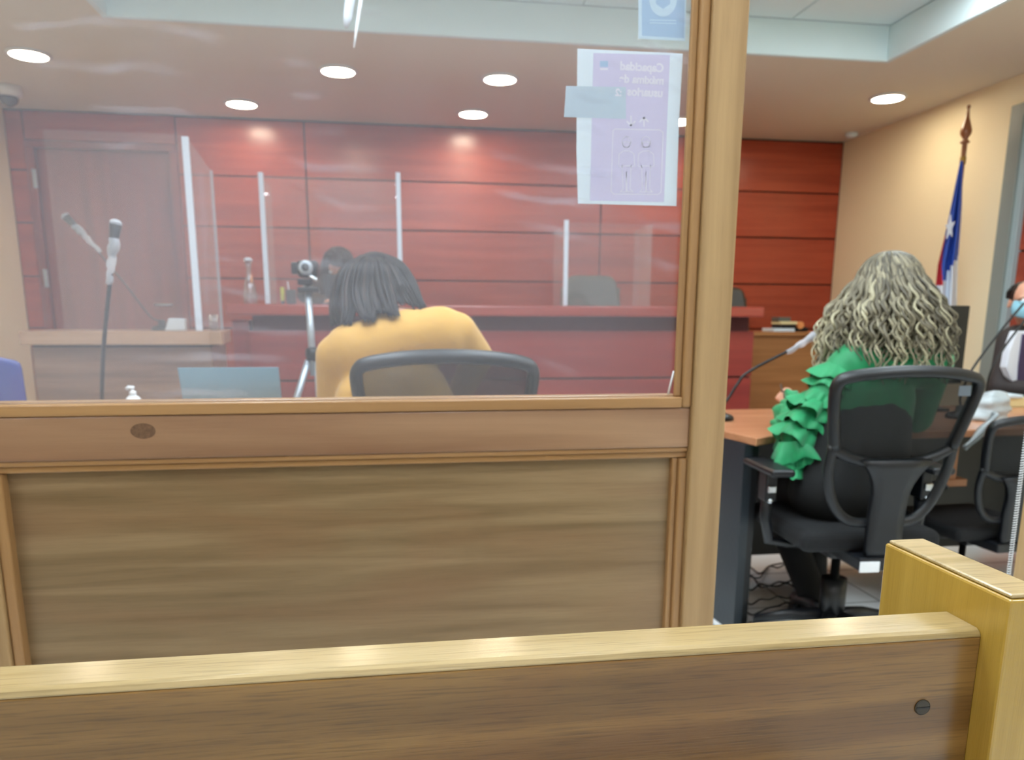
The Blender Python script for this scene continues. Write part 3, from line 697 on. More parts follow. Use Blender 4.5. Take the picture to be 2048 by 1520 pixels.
# monitor on the bench
a = P(634, 548, BY+.3); b = P(712, 600, BY+.3)
t = thing('monitor', ((a.x+b.x)/2, BY+.3, ZT), 'black monitor seen from behind on the red bench, partly hidden by dark hair', 'monitor')
MB().box((a.x+.05, BY+.29, ZT+.04), (b.x, BY+.325, a.z)).build('screen_back', MT['black'], t, bevel=.008)
MB().box(((a.x+b.x)/2-.10, BY+.24, ZT+.0005), ((a.x+b.x)/2+.10, BY+.40, ZT+.014)).build('foot', MT['black'], t, bevel=.004)
MB().box(((a.x+b.x)/2-.03, BY+.275, ZT+.014), ((a.x+b.x)/2+.03, BY+.29, ZT+.12)).build('stalk', MT['black'], t, bevel=.003)

# ------------------------------------------------------------------ executive chairs on the dais
def exec_chair(loc, rz, top, label, m_, group=None):
    t = thing('executive_chair', loc, label, 'chair', group, rz)
    h = top
    def fn(u, v):
        x = (u-.5)*2; z = .52+(h-.52)*v
        wv = (.235+.03*math.sin(v*PI))*(1-.10*v)
        return Vector((x*wv, -.22-.10*v+.05*x*x, z-(x**8)*.05*v*v))
    m = MB(); m.grid(fn, 15, 13); m.build('backrest', m_, t, world=False, smooth=True, solid=.075, subsurf=1)
    m = MB(); m.box((-.03, -.30, .56), (.03, -.285, h-.06)); m.box((-.25, -.30, .60), (-.15, -.285, h-.10)); m.box((.15, -.30, .60), (.25, -.285, h-.10))
    m.xf(Matrix.Shear('XZ', 4, (0, 0)) if False else Matrix.Identity(4))
    m.build('back_seams', m_, t, world=False, bevel=.006)
    m = MB(); m.box((-.25, -.24, .44), (.25, .26, .53)); m.build('seat', m_, t, world=False, bevel=.03, seg=4)
    for s in (-1, 1):
        m = MB(); m.tube([(s*.27, -.18, .50), (s*.30, -.20, .62), (s*.30, -.12, .70), (s*.30, .12, .70), (s*.28, .17, .62), (s*.26, .10, .50)], .02, 8); m.build('armrest', MT['black'], t, world=False, smooth=True)
    MB().lathe([(.0, .1), (.03, .1), (.03, .30), (.02, .30), (.02, .44), (.0, .44)], (0, 0, 0), 16).build('gas_column', MT['chrome'], t, world=False, smooth=True)
    m = MB()
    for k in range(5):
        a = 2*PI*k/5+.3; m.tube([(0, 0, .11), (.17*math.cos(a), .17*math.sin(a), .10), (.28*math.cos(a), .28*math.sin(a), .07)], [.028, .022, .016], 8)
        m.ell((.28*math.cos(a), .28*math.sin(a), .031), (.022, .022, .03), 10)
    m.build('base', MT['black'], t, world=False, smooth=True)
    return t
c = P(1200, 600, 6.0); q = P(1200, 550, 6.3)
exec_chair((c.x, 6.02, .33), PI, q.z-.33, "grey leather high-back chair centred behind the red bench", MT['leather'])
c = P(1464, 600, 6.4); q = P(1464, 573, 6.6)
exec_chair((c.x, 6.36, .33), PI, q.z-.33, "dark olive leather chair behind the right end of the red bench", MT['leatherd'])

# ------------------------------------------------------------------ mesh office chairs
def office_chair(loc, rz, label, cat='chair', group='black mesh office chairs', sc=1.0):
    t = thing('office_chair', loc, label, cat, group, rz); t.scale = (sc, sc, sc)
    B = lambda z: -.235-.10*max(0, (z-.55)/.47)**1.3          # y of the back at height z
    def pt(x, z): return Vector((x, B(z)+.10*x*x*4-.02, z))
    # outer frame: rounded trapezoid
    out = [(-.195, .79), (-.215, .88), (-.228, .96), (-.225, 1.0), (-.195, 1.018), (-.10, 1.032), (0, 1.036), (.10, 1.032), (.195, 1.018), (.225, 1.0), (.228, .96), (.215, .88), (.195, .79)]
    m = MB(); m.tube(bez([pt(x, z) for x, z in out], 5), .024, 10, flat=.7); m.build('back_frame', MT['blackm'], t, world=False, smooth=True)
    def fn(u, v):
        x = (u-.5)*2; z = .76+.262*v; w_ = .198+.025*v
        return pt(x*w_, z-.03*(1-abs(x)**2)*(1-v)-.015*abs(x)**6*v)
    m = MB(); m.grid(fn, 13, 9); m.build('mesh_back', MT['mesh'], t, world=False, smooth=True)
    m = MB(); m.tube(bez([pt(-.205, .79), pt(-.12, .752), pt(0, .735), pt(.12, .752), pt(.205, .79)], 5), .017, 10); m.build('cross_bar', MT['blackm'], t, world=False, smooth=True)
    m = MB(); m.tube(bez([pt(-.200, .80), pt(-.198, .70), pt(-.165, .60), pt(-.11, .545), pt(-.03, .535)], 6), .0165, 10)
    m.tube(bez([pt(.200, .80), pt(.198, .70), pt(.165, .60), pt(.11, .545), pt(.03, .535)], 6), .0165, 10); m.build('lower_frame', MT['blackm'], t, world=False, smooth=True)
    def sp(u, v):
        x = (u-.5)*2; z = .43+.325*v; w_ = .056+.06*max(0, (v-.62)/.38)**2
        return pt(x*w_, z)-Vector((0, .022, 0))
    m = MB(); m.grid(sp, 5, 14); m.build('spine', MT['blackm'], t, world=False, smooth=True, solid=.03)
    m = MB(); m.box((-.085, -.30, .385), (.04, -.05, .43)); m.box((-.09, -.12, .37), (.09, .12, .415)); m.build('tilt_mechanism', MT['blackm'], t, world=False, bevel=.008)
    m = MB(); m.box((-.245, -.23, .425), (.245, .25, .495)); m.build('seat', MT['fabric'], t, world=False, bevel=.032, seg=4)
    for s in (-1, 1):
        m = MB(); m.box((s*.285-.042, -.14, .665), (s*.285+.042, .12, .692)); ar = m.build('armrest', MT['blackm'], t, world=False, bevel=.012, seg=3)
        m = MB(); m.box((s*.285-.02, -.05, .56), (s*.285+.02, .02, .664)); m.build('adjuster', MT['blackm'], ar, world=False, bevel=.006)
        m = MB(); m.tube([(s*.285, -.015, .60), (s*.288, -.02, .50), (s*.27, -.02, .415), (s*.2, -.02, .40), (s*.08, -.02, .395)], [.024, .024, .022, .018, .018], 8, flat=.8); m.build('arm_bracket', MT['blackm'], ar, world=False, smooth=True)
        m = MB(); m.box((s*.287-.014, -.062, .595), (s*.287+.014, -.048, .62)); m.build('chrome_plate', MT['chrome'], ar, world=False, bevel=.003)
        MB().ell((s*.287, -.05, .565), (.010, .01, .010), 10).build('chrome_button', MT['chrome'], ar, world=False, smooth=True)
    m = MB(); m.lathe([(.0, .09), (.028, .09), (.028, .24), (.016, .24), (.016, .38), (.0, .38)], (0, 0, 0), 18); m.lathe([(.0, .1), (.045, .1), (.045, .26), (.0, .26)], (0, 0, 0), 18); m.build('gas_column', MT['black'], t, world=False, smooth=True)
    m = MB(); m.box((-.055, -.318, .40), (.005, -.312, .432)) if False else m.box((-.085, -.306, .385), (-.02, -.301, .42)); m.build('white_label', MT['white'], t, world=False)
    for k in range(5):
        a = 2*PI*k/5+PI/2; ca, sa = math.cos(a), math.sin(a)
        m = MB(); m.tube([(.02*ca, .02*sa, .115), (.15*ca, .15*sa, .105), (.27*ca, .27*sa, .075)], [.03, .022, .016], 8); lg = m.build('leg', MT['blackm'], t, world=False, smooth=True)
        m = MB(); m.lathe([(.006, -.022), (.026, -.022), (.028, -.016), (.028, -.006), (.012, -.004), (.012, .004), (.028, .006), (.028, .016), (.026, .022), (.006, .022)], (.275*ca, .275*sa, .0285), 18, (sa, -ca, 0)); m.tube([(.27*ca, .27*sa, .03), (.27*ca, .27*sa, .078)], .007, 8)
        m.build('caster', MT['black'], lg, world=False)
    return t
GC = P(1800, 900, 2.2)
gch = office_chair((1.545, 2.43, 0), -.06, 'black mesh office chair of the person in green, at the right desk', sc=.98)
gl_ = MB(); 
def label_on(ch, x, z, w, h):
    y = -.235-.10*max(0, (z-.55)/.47)**1.3+.4*x*x-.02
    o = MB().box((x-w/2, y-.012, z-h/2), (x+w/2, y-.010, z+h/2)).build('sticker', mat('pale_sticker', (110, 122, 134), .5), ch, world=False, bevel=.002); return o
label_on(gch, .175, .975, .04, .032)
ych = copy_tree(gch); ych.location = (.138, 2.40, 0); ych.rotation_euler.z = 0; ych.scale = (1.03,)*3
ych['label'] = 'black mesh office chair seen through the glass, behind the person in mustard'
for ch in list(ych.children):
    if ch.name.startswith('sticker'): bpy.data.objects.remove(ch)
rch = copy_tree(gch); rch.location = (2.27, 2.70, 0); rch.rotation_euler.z = .05; rch.scale = (.79,)*3
rch['label'] = 'black office chair cut off by the right edge, low in front of the desk'
for ch in list(rch.children):
    if ch.name.startswith(('sticker', 'white_label')): bpy.data.objects.remove(ch)

# ------------------------------------------------------------------ desks
DZT = .75
A = PZ(1513, 877, DZT); B = PZ(1446, 861, DZT)
t = thing('right_desk', (2.3, 3.0, 0), 'orange-brown desk with a dark end panel, under the person in green', 'desk')
m = MB(); m.prism([(A.x, A.y), (A.x+.10, A.y+.06), (3.6, 2.68), (3.6, 3.42), (1.22, 3.36), (1.18, 2.95)], DZT-.028, DZT); m.build('top', MT['desk'], t, bevel=.003)
ea = PZ(1503, 1245, 0); eb = PZ(1430, 1245, 0)
m = MB(); m.prism([(A.x-.02, A.y+.045), (A.x+.012, A.y+.045), (1.235, 3.0), (1.20, 3.0)], 0, DZT-.029); m.build('end_panel', MT['darkgrey'], t)
m = MB(); m.prism([(A.x+.0, A.y+.047), (A.x+.035, A.y+.047), (A.x+.035, A.y+.10), (A.x, A.y+.10)], 0, DZT-.0295)
m.box((1.25, 3.27, .07), (3.55, 3.295, DZT-.029)); m.build('modesty_panel', MT['black'], t)
m = MB(); c = P(1912, 900, 2.75); m.box((c.x-.015, 2.75, .52), (c.x+.015, 2.79, DZT-.029)); m.box((c.x-.03, 2.74, .50), (c.x+.06, 2.80, .53)); m.build('drawer_rail', MT['desk'], t, bevel=.003)
m = MB(); m.box((3.4, 2.75, 0), (3.44, 3.3, DZT-.029)); m.build('end_panel', MT['darkgrey'], t)
t = thing('left_desk', (-.5, 3.05, 0), 'desk hidden below the glass, carrying the laptop and pump bottle', 'desk')
m = MB(); m.box((-1.36, 2.80, DZT-.028), (.62, 3.40, DZT)); m.build('top', MT['desk'], t, bevel=.003)
for x in (-1.33, .56): MB().box((x, 2.83, 0), (x+.03, 3.37, DZT-.029)).build('end_panel', MT['darkgrey'], t)
# things on the left desk
Y = 3.0
a = P(360, 734, Y); b = P(560, 734, Y)
t = thing('laptop', ((a.x+b.x)/2, Y+.1, DZT), 'open laptop with pale blue-grey lid, seen from behind at the glass sill', 'laptop')
m = MB(); m.box((a.x, Y+.02, DZT+.0005), (b.x, Y+.26, DZT+.018)); m.build('keyboard_base', MT['laptop'], t, bevel=.004)
m = MB(); m.add([(a.x, Y-.04, a.z), (b.x, Y-.04, a.z), (b.x, Y+.03, DZT+.019), (a.x, Y+.03, DZT+.019), (a.x, Y-.033, a.z), (b.x, Y-.033, a.z), (b.x, Y+.037, DZT+.019), (a.x, Y+.037, DZT+.019)], [(0,1,2,3),(7,6,5,4),(0,4,5,1),(1,5,6,2),(2,6,7,3),(3,7,4,0)]); m.build('lid', MT['laptop'], t, bevel=.003)
c = P(265, 780, Y); zt3 = P(265, 772, Y).z
t = thing('pump_bottle', (c.x, Y, DZT), 'small white pump bottle left of the laptop', 'bottle')
m = MB(); m.lathe([(.0, .0005), (.028, .0005), (.03, .01), (.03, .11), (.02, .125), (.012, .13), (.0, .13)], (c.x, Y, DZT), 24); m.build('bottle', MT['white'], t, smooth=True)
m = MB(); hh = zt3-DZT
m.lathe([(.012, .13), (.012, .145), (.005, .147), (.005, hh-.012), (.0, hh-.01)], (c.x, Y, DZT), 16); m.tube([(c.x+.006, Y, zt3-.007), (c.x-.014, Y, zt3-.005), (c.x-.02, Y, zt3-.013)], .007, 10); m.build('pump', MT['white'], t, smooth=True)
Ym = 2.95
q = P(205, 790, Ym)
microphone('tall upright microphone in front of the wooden stand, dark head, white sleeve', (q.x, Ym, DZT), [P(204, 795, Ym), P(207, 700, Ym), P(215, 610, Ym), P(222, 545, Ym)], (P(224, 515, Ym), P(232, 442, Ym)), .02, (0, 0, 1), stem_r=.0075)
MBm = MB(); MBm.lathe([(.018, 0), (.022, .01), (.018, .045), (.009, .06)], (q.x, Ym, P(205, 800, Ym).z-.02), 18)
# blue chair at far left
Y = 3.3
t = thing('blue_chair', (P(-30, 720, Y).x, Y, 0), 'glossy blue plastic chair at the far left edge', 'chair')
bx = P(-60, 720, Y).x; r_ = P(62, 740, Y).x; ztb = P(10, 700, Y).z
def fn(u, v):
    x = bx-.12+(r_-bx+.12)*u; z = .45+(ztb-.45)*v
    return Vector((x-.03*(1-v), Y-.02-.10*v+.05*(2*u-1)**2, z-.07*max(0, u-.55)**1.3*v*1.6))
m = MB(); m.grid(fn, 15, 12); m.build('backrest', MT['bluepl'], t, smooth=True, solid=.02, subsurf=1)
m = MB(); m.grid(lambda u, v: Vector((bx-.12+(r_-bx+.1)*u, Y+.02+.42*v, .45+.02*(2*u-1)**2-.015*math.sin(PI*v))), 9, 9); m.build('seat', MT['bluepl'], t, smooth=True, solid=.02)
for x, y in ((bx-.08, Y+.02), (r_-.06, Y+.02), (bx-.08, Y+.4), (r_-.06, Y+.4)):
    MB().tube([(x, y, .445), (x, y, .0)], [.014, .012], 10).build('leg', MT['chrome'], t, smooth=True)
# slanted white rod near the post
a = P(1336, 797, 1.542); b = P(1348, 742, 1.548); a.z = 1.0125
m = MB(); m.tube([a, b], .0042, 8, flat=.5)
tag(m.build('white_strip', MT['white'], smooth=True), 'thin slanted white strip leaning on the sill at the foot of the wooden post', 'strip')

# ------------------------------------------------------------------ tripod with camera
Y = 3.75
c = P(617, 600, Y)
t = thing('camera_tripod', (P(628, 760, Y).x, Y, 0), 'silver tripod left of the person in mustard, holding a small video camera', 'tripod')
tp = P(616, 586, Y); cl_ = P(626, 708, Y)
m = MB(); m.tube([cl_+Vector((0, 0, -.10)), tp], [.018, .015], 14); m.build('centre_column', MT['silver'], t, smooth=True)
m = MB(); m.lathe([(.0, -.03), (.03, -.03), (.034, -.01), (.034, .02), (.022, .03), (.0, .03)], cl_, 16); m.build('collar', MT['black'], t, smooth=True)
for a_, px in ((0, None), (1, None), (2, None)):
    ang = [PI*1.02, -.55, .9][a_]
    top = cl_+Vector((.022*math.cos(ang), .022*math.sin(ang), -.03)); foot = Vector((cl_.x+.36*math.cos(ang), Y+.36*math.sin(ang)*.9, .012))
    if a_ == 1: foot = Vector((cl_.x+.06, Y-.34, .012))
    m = MB(); m.tube([top, top.lerp(foot, .45)], [.016, .015], 10); m.tube([top.lerp(foot, .44), foot], [.011, .010], 10); lg = m.build('leg', MT['silver'], t, smooth=True)
    MB().ell(foot+Vector((0, 0, .0)), (.014, .014, .012), 10).build('rubber_foot', MT['black'], lg, smooth=True)
m = MB(); h0 = P(616, 580, Y)
m.box((h0.x-.045, Y-.03, h0.z-.012), (h0.x+.05, Y+.03, h0.z+.012)); m.tube([(h0.x, Y, h0.z), (h0.x-.002, Y, h0.z+.05)], .014, 10)
q2 = P(612, 562, Y); m.box((q2.x-.035, Y-.03, q2.z-.018), (q2.x+.03, Y+.03, q2.z+.01)); m.build('pan_head', MT['black'], t, bevel=.004)
k = P(628, 556, Y); MB().cap(k+Vector((-.012, -.03, .006)), k+Vector((.012, -.035, -.008)), .010, .009).build('knob', MT['chrome'], t, smooth=True)
cc = P(610, 530, Y); base = q2.z+.016
t = thing('video_camera', (cc.x, Y, base), 'small black video camera with a silver lens ring on top of the tripod', 'camera')
m = MB(); m.box((cc.x-.032, Y-.02, base+.001), (cc.x+.055, Y+.10, base+.075)); m.build('body', MT['black'], t, bevel=.01, seg=3)
m = MB(); m.lathe([(.018, 0), (.032, 0), (.034, .012), (.030, .03), (.024, .034), (.018, .034)], (cc.x+.006, Y-.02, base+.042), 28, (0, -1, 0)); m.build('lens_ring', MT['silver'], t, smooth=True)
m = MB(); m.lathe([(.0, 0), (.017, 0), (.017, .037), (.0, .036)], (cc.x+.006, Y-.021, base+.042), 24, (0, -1, 0)); m.build('lens', MT['black'], t, smooth=True)
m = MB(); m.box((cc.x-.062, Y-.005, base+.015), (cc.x-.033, Y+.05, base+.068)); m.build('side_grip', MT['black'], t, bevel=.005)

# ------------------------------------------------------------------ people
def hand(m, wrist, direction, palm_n, curl=.5, side=1, s=1.0, grip=0):
    """palm with four unequal bent fingers and a thumb, added as capsules"""
    d = Vector(direction).normalized(); n = Vector(palm_n); n = (n-d*n.dot(d)).normalized(); w = d.cross(n)*side
    W0 = Vector(wrist)
    for k in range(4):
        off = (-.027+.018*k)*s
        m.cap(W0+d*.012*s+w*off*.55, W0+d*.078*s+w*off, .0125*s, .0105*s, 8)
    L = [.062, .072, .068, .052]
    for k in range(4):
        off = (.027-.018*k)*s; p = W0+d*.082*s+w*off; a = 0
        for j, fr in enumerate((.45, .32, .23)):
            a += curl*(.6, 1.0, .8)[j]; dd = d*math.cos(a)+n*math.sin(a); q = p+dd*L[k]*fr*s
            m.cap(p, q, .0085*s*(1-.08*j), .0080*s*(1-.1*j), 8); p = q
    p = W0+d*.02*s+w*.026*s; dd = (d*.65+w*.7+n*.35).normalized(); q = p+dd*.042*s
    m.cap(p, q, .0125*s, .0105*s, 8); r = q+(d*.9+w*.15+n*.35).normalized()*.036*s; m.cap(q, r, .0100*s, .0085*s, 8)
    return W0+d*.09*s+n*.03*s
def figure(name, label, J, m_top, m_leg, hands, face_dir, group=None, loc=None, top_extra=0.0, voxel=.0085, top_name='jacket', waist=0):
    """J: dict of joints (world). returns the root"""
    V = {k: Vector(v) for k, v in J.items()}
    loc = loc or (V['hip'].x, V['hip'].y, 0)
    t = thing(name, loc, label, 'person', group)
    f = Vector(face_dir).normalized(); up = V.get('headup', Vector((0, 0, 1))); up = (up-f*up.dot(f)).normalized(); sd = f.cross(up)
    hc = V['head']
    m = MB()
    R3 = Matrix((sd, f, up)).transposed()
    m.ell(hc+up*.02-f*.012, (.074, .088, .088), 24, R3)        # cranium
    m.ell(hc-up*.035+f*.028, (.058, .062, .068), 20, R3)       # face
    m.cap(hc-up*.075+f*.05, hc-up*.08+f*.062, .028, .024)      # chin
    m.cap(hc+up*.002+f*.088, hc-up*.028+f*.103, .009, .013)    # nose
    m.cap(hc-up*.054+f*.084-sd*.018, hc-up*.054+f*.084+sd*.018, .0075)  # lips
    for s in (-1, 1):
        m.cap(hc+sd*s*.074-up*.005-f*.006, hc+sd*s*.078-up*.03-f*.004, .012, .010)   # ears
        m.cap(hc+sd*s*.02+up*.022+f*.074, hc+sd*s*.045+up*.022+f*.062, .010)         # brow
    nb = V['neck']; m.cap(nb, hc-up*.05-f*.01, .052, .050)
    sl_, sr_ = V['shL'], V['shR']; hip = V['hip']; ch = V['chest']
    m.cap(nb, nb.lerp(sl_, .8), .052, .05); m.cap(nb, nb.lerp(sr_, .8), .052, .05)
    m.cap(sl_.lerp(sr_, .2), sl_.lerp(sr_, .8), .075); m.cap(ch+(sl_-sr_)*.12, ch-(sl_-sr_)*.12, .10); m.cap(ch, hip, .10, .11)
    m.cap(V['hpL'], V['hpR'], .10)
    for s in 'LR':
        m.cap(V['sh'+s], V['el'+s], .048, .038); m.cap(V['el'+s], V['wr'+s], .037, .024)
        m.cap(V['hp'+s], V['kn'+s], .082, .055); m.cap(V['kn'+s], V['an'+s], .053, .034); 
        kn, an = V['kn'+s], V['an'+s]; m.cap(kn.lerp(an, .3), kn.lerp(an, .45), .056, .05)
        to = V['to'+s]; m.cap(an, an.lerp(to, .3)-Vector((0, 0, .03)), .034, .034)
        hd = hands[s]; hand(m, V['wr'+s], hd[0], hd[1], hd[2], 1 if s == 'L' else -1)
    body = m.build('body', MT['skin'], t, remesh=voxel, sm=3)
    # eyes
    for s in (-1, 1):
        e = hc+sd*s*.031+up*.006+f*.078
        MB().ell(e, (.0125, .0125, .0125), 14).build('eye', MT['white'], t, smooth=True)
    # top garment
    m = MB(); e = top_extra
    m.cap(nb-Vector((0, 0, .015)), nb.lerp(sl_, .85), .058+e, .062+e); m.cap(nb-Vector((0, 0, .015)), nb.lerp(sr_, .85), .058+e, .062+e)
    m.cap(sl_.lerp(sr_, .14), sl_.lerp(sr_, .86), .094+e); m.cap(ch+(sl_-sr_)*.17, ch-(sl_-sr_)*.17, .118+e)
    for k in (-1, 0, 1): m.cap(ch+(sl_-sr_)*.17*k, hip+(V['hpL']-V['hpR'])*.3*k, .118+e, .128+e)
    for s in 'LR':
        m.cap(V['sh'+s], V['el'+s], .064+e, .054+e); m.cap(V['el'+s], V['el'+s].lerp(V['wr'+s], .93), .053+e, .038+e)
    m.build(top_name, m_top, t, remesh=.011, sm=5)
    # trousers and shoes
    m = MB(); m.cap(V['hpL'], V['hpR'], .112)
    if waist:
        for k in (-1, 0, 1): m.cap(ch.lerp(hip, waist)+(sl_-sr_)*.13*k, hip+(V['hpL']-V['hpR'])*.36*k, .132, .14)
    for s in 'LR':
        m.cap(V['hp'+s], V['kn'+s], .096, .072); m.cap(V['kn'+s], V['an'+s]+Vector((0, 0, .01)), .068, .056)
    m.build('trousers', m_leg, t, remesh=.012, sm=4)
    for s in 'LR':
        an, to = V['an'+s], V['to'+s]; z0 = min(an.z, to.z)
        m = MB(); b_ = Vector((an.x, an.y, to.z+.012)); d_ = (Vector((to.x, to.y, 0))-Vector((an.x, an.y, 0))).normalized()
        m.cap(b_-d_*.03, b_+d_*.06, .036, .034); m.cap(b_+d_*.06, Vector((to.x, to.y, to.z+.004)), .038, .030); m.cap(b_, an, .036, .040)
        for i_, v_ in enumerate(m.v):
            if v_.z < .002+loc[2]: m.v[i_] = Vector((v_.x, v_.y, .002+loc[2]))
        m.build('shoe', MT['shoe'], t, remesh=.008, sm=2)
    t['_fr'] = 0; del t['_fr']
    return t, (hc, f, up, sd)

def head_locks(t, frame, m_, n, maxr, zend, curl=.0, rad=(.010, .012, .003), spread=1.0, face=.9, tone=(0, 1), fall_dir=Vector((0, 0, -1)), seg=22, part=0, name='hair', cap_r=(.086, .098, .098), zj=.05, ombre=.5, r0=.094):
    hc, f, up, sd = frame; m = MB(); R3 = Matrix((sd, f, up)).transposed()
    m.t = tone[0]+.02
    m.ell(hc+up*.022-f*.018, cap_r, 26, R3)
    # open the face side of the cap
    for i, v in enumerate(m.v):
        l = v-hc
        if l.dot(f) > .045 and l.dot(up) < .06: m.v[i] = v-f*(l.dot(f)-.045)
    for i in range(n):
        phi = random.uniform(face, 2*PI-face)          # 0 = face direction
        el = random.uniform(.05, 1.35)                 # elevation of the root on the scalp
        dirh = f*math.cos(phi)+sd*math.sin(phi)
        c = hc+up*.022-f*.018
        ln = []; tn = []; ph = random.uniform(0, 2*PI); fq = random.uniform(3.2, 5.2); ze = zend+random.uniform(-zj, zj)
        mr = maxr*random.uniform(.55, 1.05)
        root = c+(dirh*math.cos(el)+up*math.sin(el))*r0
        steps = seg
        # over-skull arc then fall
        arc = max(3, int(steps*.3*(el/1.35)+2))
        pts = []
        for k in range(arc):
            a = el*(1-k/arc); pts.append(c+(dirh*math.cos(a)+up*math.sin(a))*(r0+.012*k/arc))
        s0 = pts[-1]; 
        rem = steps-arc
        for k in range(1, rem+1):
            fr_ = k/rem
            out = (mr-r0)*math.sin(min(1, fr_*1.15)*PI/2)
            p = Vector((s0.x, s0.y, s0.z))+Vector((dirh.x, dirh.y, 0)).normalized()*out*spread
            p.z = s0.z+(ze-s0.z)*fr_
            pts.append(p)
        tb = random.random()
        fin = []
        for k, p in enumerate(pts):
            fr_ = k/(len(pts)-1); am = curl*min(1, fr_*1.6)
            tng = Vector((-dirh.y, dirh.x, 0))
            p = p+tng*am*math.sin(fq*2*PI*fr_+ph)+Vector((dirh.x, dirh.y, 0))*am*.8*math.cos(fq*2*PI*fr_+ph)
            fin.append(p)
            tn.append(min(1, max(.01, tone[0]+(tone[1]-tone[0])*((1-ombre)*tb**1.5+ombre*fr_**.8*(.5+.7*tb)))))
        rr = []
        for k in range(len(fin)):
            fr_ = k/(len(fin)-1); rr.append(rad[0]+(rad[1]-rad[0])*fr_*2 if fr_ < .5 else rad[1]+(rad[2]-rad[1])*(fr_-.5)*2)
        m.tube(fin, rr, 6, flat=.7, tones=tn)
    return m.build(name, m_, t, smooth=True)

# --- person in mustard at the left desk
Ys = 2.62
J = dict(head=P(752, 580, 2.80), neck=P(785, 642, 2.64), shL=P(672, 712, Ys), shR=P(914, 664, Ys), chest=P(785, 800, 2.56),
         hip=(.15, 2.40, .58), hpL=(.05, 2.42, .56), hpR=(.24, 2.42, .56),
         elL=P(668, 850, 2.74), wrL=(-.16, 3.03, .80), elR=P(955, 715, 2.70), wrR=(.22, 3.03, .80),
         knL=(-.03, 2.86, .50), knR=(.23, 2.86, .50), anL=(-.03, 2.80, .10), anR=(.23, 2.80, .10), toL=(-.04, 2.95, .03), toR=(.24, 2.95, .03),
         headup=(-.05, .35, 1))
wm, fr1 = figure('person', 'person with straight dark hair and mustard jacket bent over the desk behind the glass', J, MT['jacket'], MT['trousers'],
                 {'L': ((.5, .8, -.05), (0, 0, -1), .3), 'R': ((-.5, .8, -.05), (0, 0, -1), .3)}, (-.05, .85, -.5), loc=(.08, 2.45, 0), top_extra=.004)
# straight shoulder-length hair, built of locks
def straight_hair(t, locks, m_, n_each=11, name='hair', frame=None):
    m = MB(); hc, f, up, sd = frame; R3 = Matrix((sd, f, up)).transposed()
    m.t = .15; m.ell(hc+up*.024-f*.02, (.090, .100, .098), 28, R3)
    for i, v in enumerate(m.v):
        l = v-hc
        if l.dot(f) > .045 and l.dot(up) < .06: m.v[i] = v-f*(l.dot(f)-.045)
    for path, w in locks:
        pts = bez(path, 7)
        for k in range(n_each):
            w2 = w*1.5; o = Vector((random.uniform(-1, 1)*w2, random.uniform(-.4, .4)*w2, random.uniform(-.5, .5)*w2*.5)); tb = random.random()
            L_ = len(pts); q_ = []; cut = random.uniform(.86, 1.0); tn = []; rr = []
            for i in range(L_):
                fr_ = i/(L_-1); 
                if fr_ > cut: break
                conv = (.55+.7*math.sin(min(1, fr_*1.2)*PI*.8)); q_.append(pts[i]+o*conv); tn.append(min(1, .1+.65*tb**2*(.4+.6*math.sin(PI*fr_))+.02))
            for i in range(len(q_)):
                fr_ = i/(len(q_)-1); rr.append((.0062 if fr_ < .7 else .0062*(1-(fr_-.7)/.3*.8)))
            m.tube(q_, rr, 6, tones=tn, flat=.7)
    return m.build(name, m_, t, smooth=True)
Yh = 2.78
def L(*pp): return [P(a, b, c) for a, b, c in pp]
crown = (742, 512, 2.80)
locks = [
 (L((735, 512, 2.80), (700, 535, 2.74), (685, 580, 2.70), (680, 625, 2.68), (688, 648, 2.66)), .014),
 (L((725, 514, 2.80), (692, 540, 2.80), (676, 590, 2.78), (671, 630, 2.76), (668, 655, 2.74)), .012),
 (L((740, 510, 2.80), (712, 530, 2.72), (700, 575, 2.67), (698, 620, 2.62), (690, 655, 2.57)), .014),
 (L((744, 510, 2.80), (728, 530, 2.70), (720, 580, 2.655), (728, 620, 2.60), (737, 643, 2.54)), .014),
 (L((746, 510, 2.80), (740, 530, 2.69), (736, 580, 2.65), (742, 620, 2.60), (740, 646, 2.54)), .012),
 (L((750, 510, 2.80), (760, 530, 2.69), (768, 570, 2.65), (780, 610, 2.60), (790, 636, 2.54)), .014),
 (L((748, 510, 2.80), (752, 532, 2.69), (756, 580, 2.65), (760, 610, 2.61), (765, 628, 2.56)), .011),
 (L((756, 510, 2.80), (786, 530, 2.71), (806, 560, 2.68), (826, 595, 2.64), (842, 622, 2.60)), .014),
 (L((752, 509, 2.80), (778, 524, 2.74), (800, 548, 2.72), (818, 585, 2.68), (832, 615, 2.64)), .013),
 (L((756, 512, 2.80), (776, 535, 2.70), (790, 565, 2.66), (800, 590, 2.64), (812, 612, 2.61)), .013),
 (L((758, 508, 2.80), (790, 524, 2.73), (812, 555, 2.70), (830, 592, 2.66), (846, 618, 2.62)), .012),
 (L((730, 513, 2.80), (700, 540, 2.76), (686, 590, 2.73), (678, 630, 2.70), (676, 652, 2.68)), .014),
]
straight_hair(wm, locks, MT['hairb'], 70, frame=fr1)

sm_ = MB(); sm_.tube(bez(L((700, 790, 2.45), (712, 745, 2.45), (760, 715, 2.45), (840, 692, 2.45), (915, 688, 2.45)), 10), .0022, 6)
so_ = sm_.build('back_seam', MT['jacket'], wm, smooth=True)
for nm in [c for c in wm.children if c.name.startswith('jacket')]:
    q_ = so_.modifiers.new('w', 'SHRINKWRAP'); q_.target = nm; q_.wrap_method = 'PROJECT'; q_.use_project_y = True; q_.use_positive_direction = True; q_.wrap_mode = 'ABOVE_SURFACE'; q_.offset = .0012
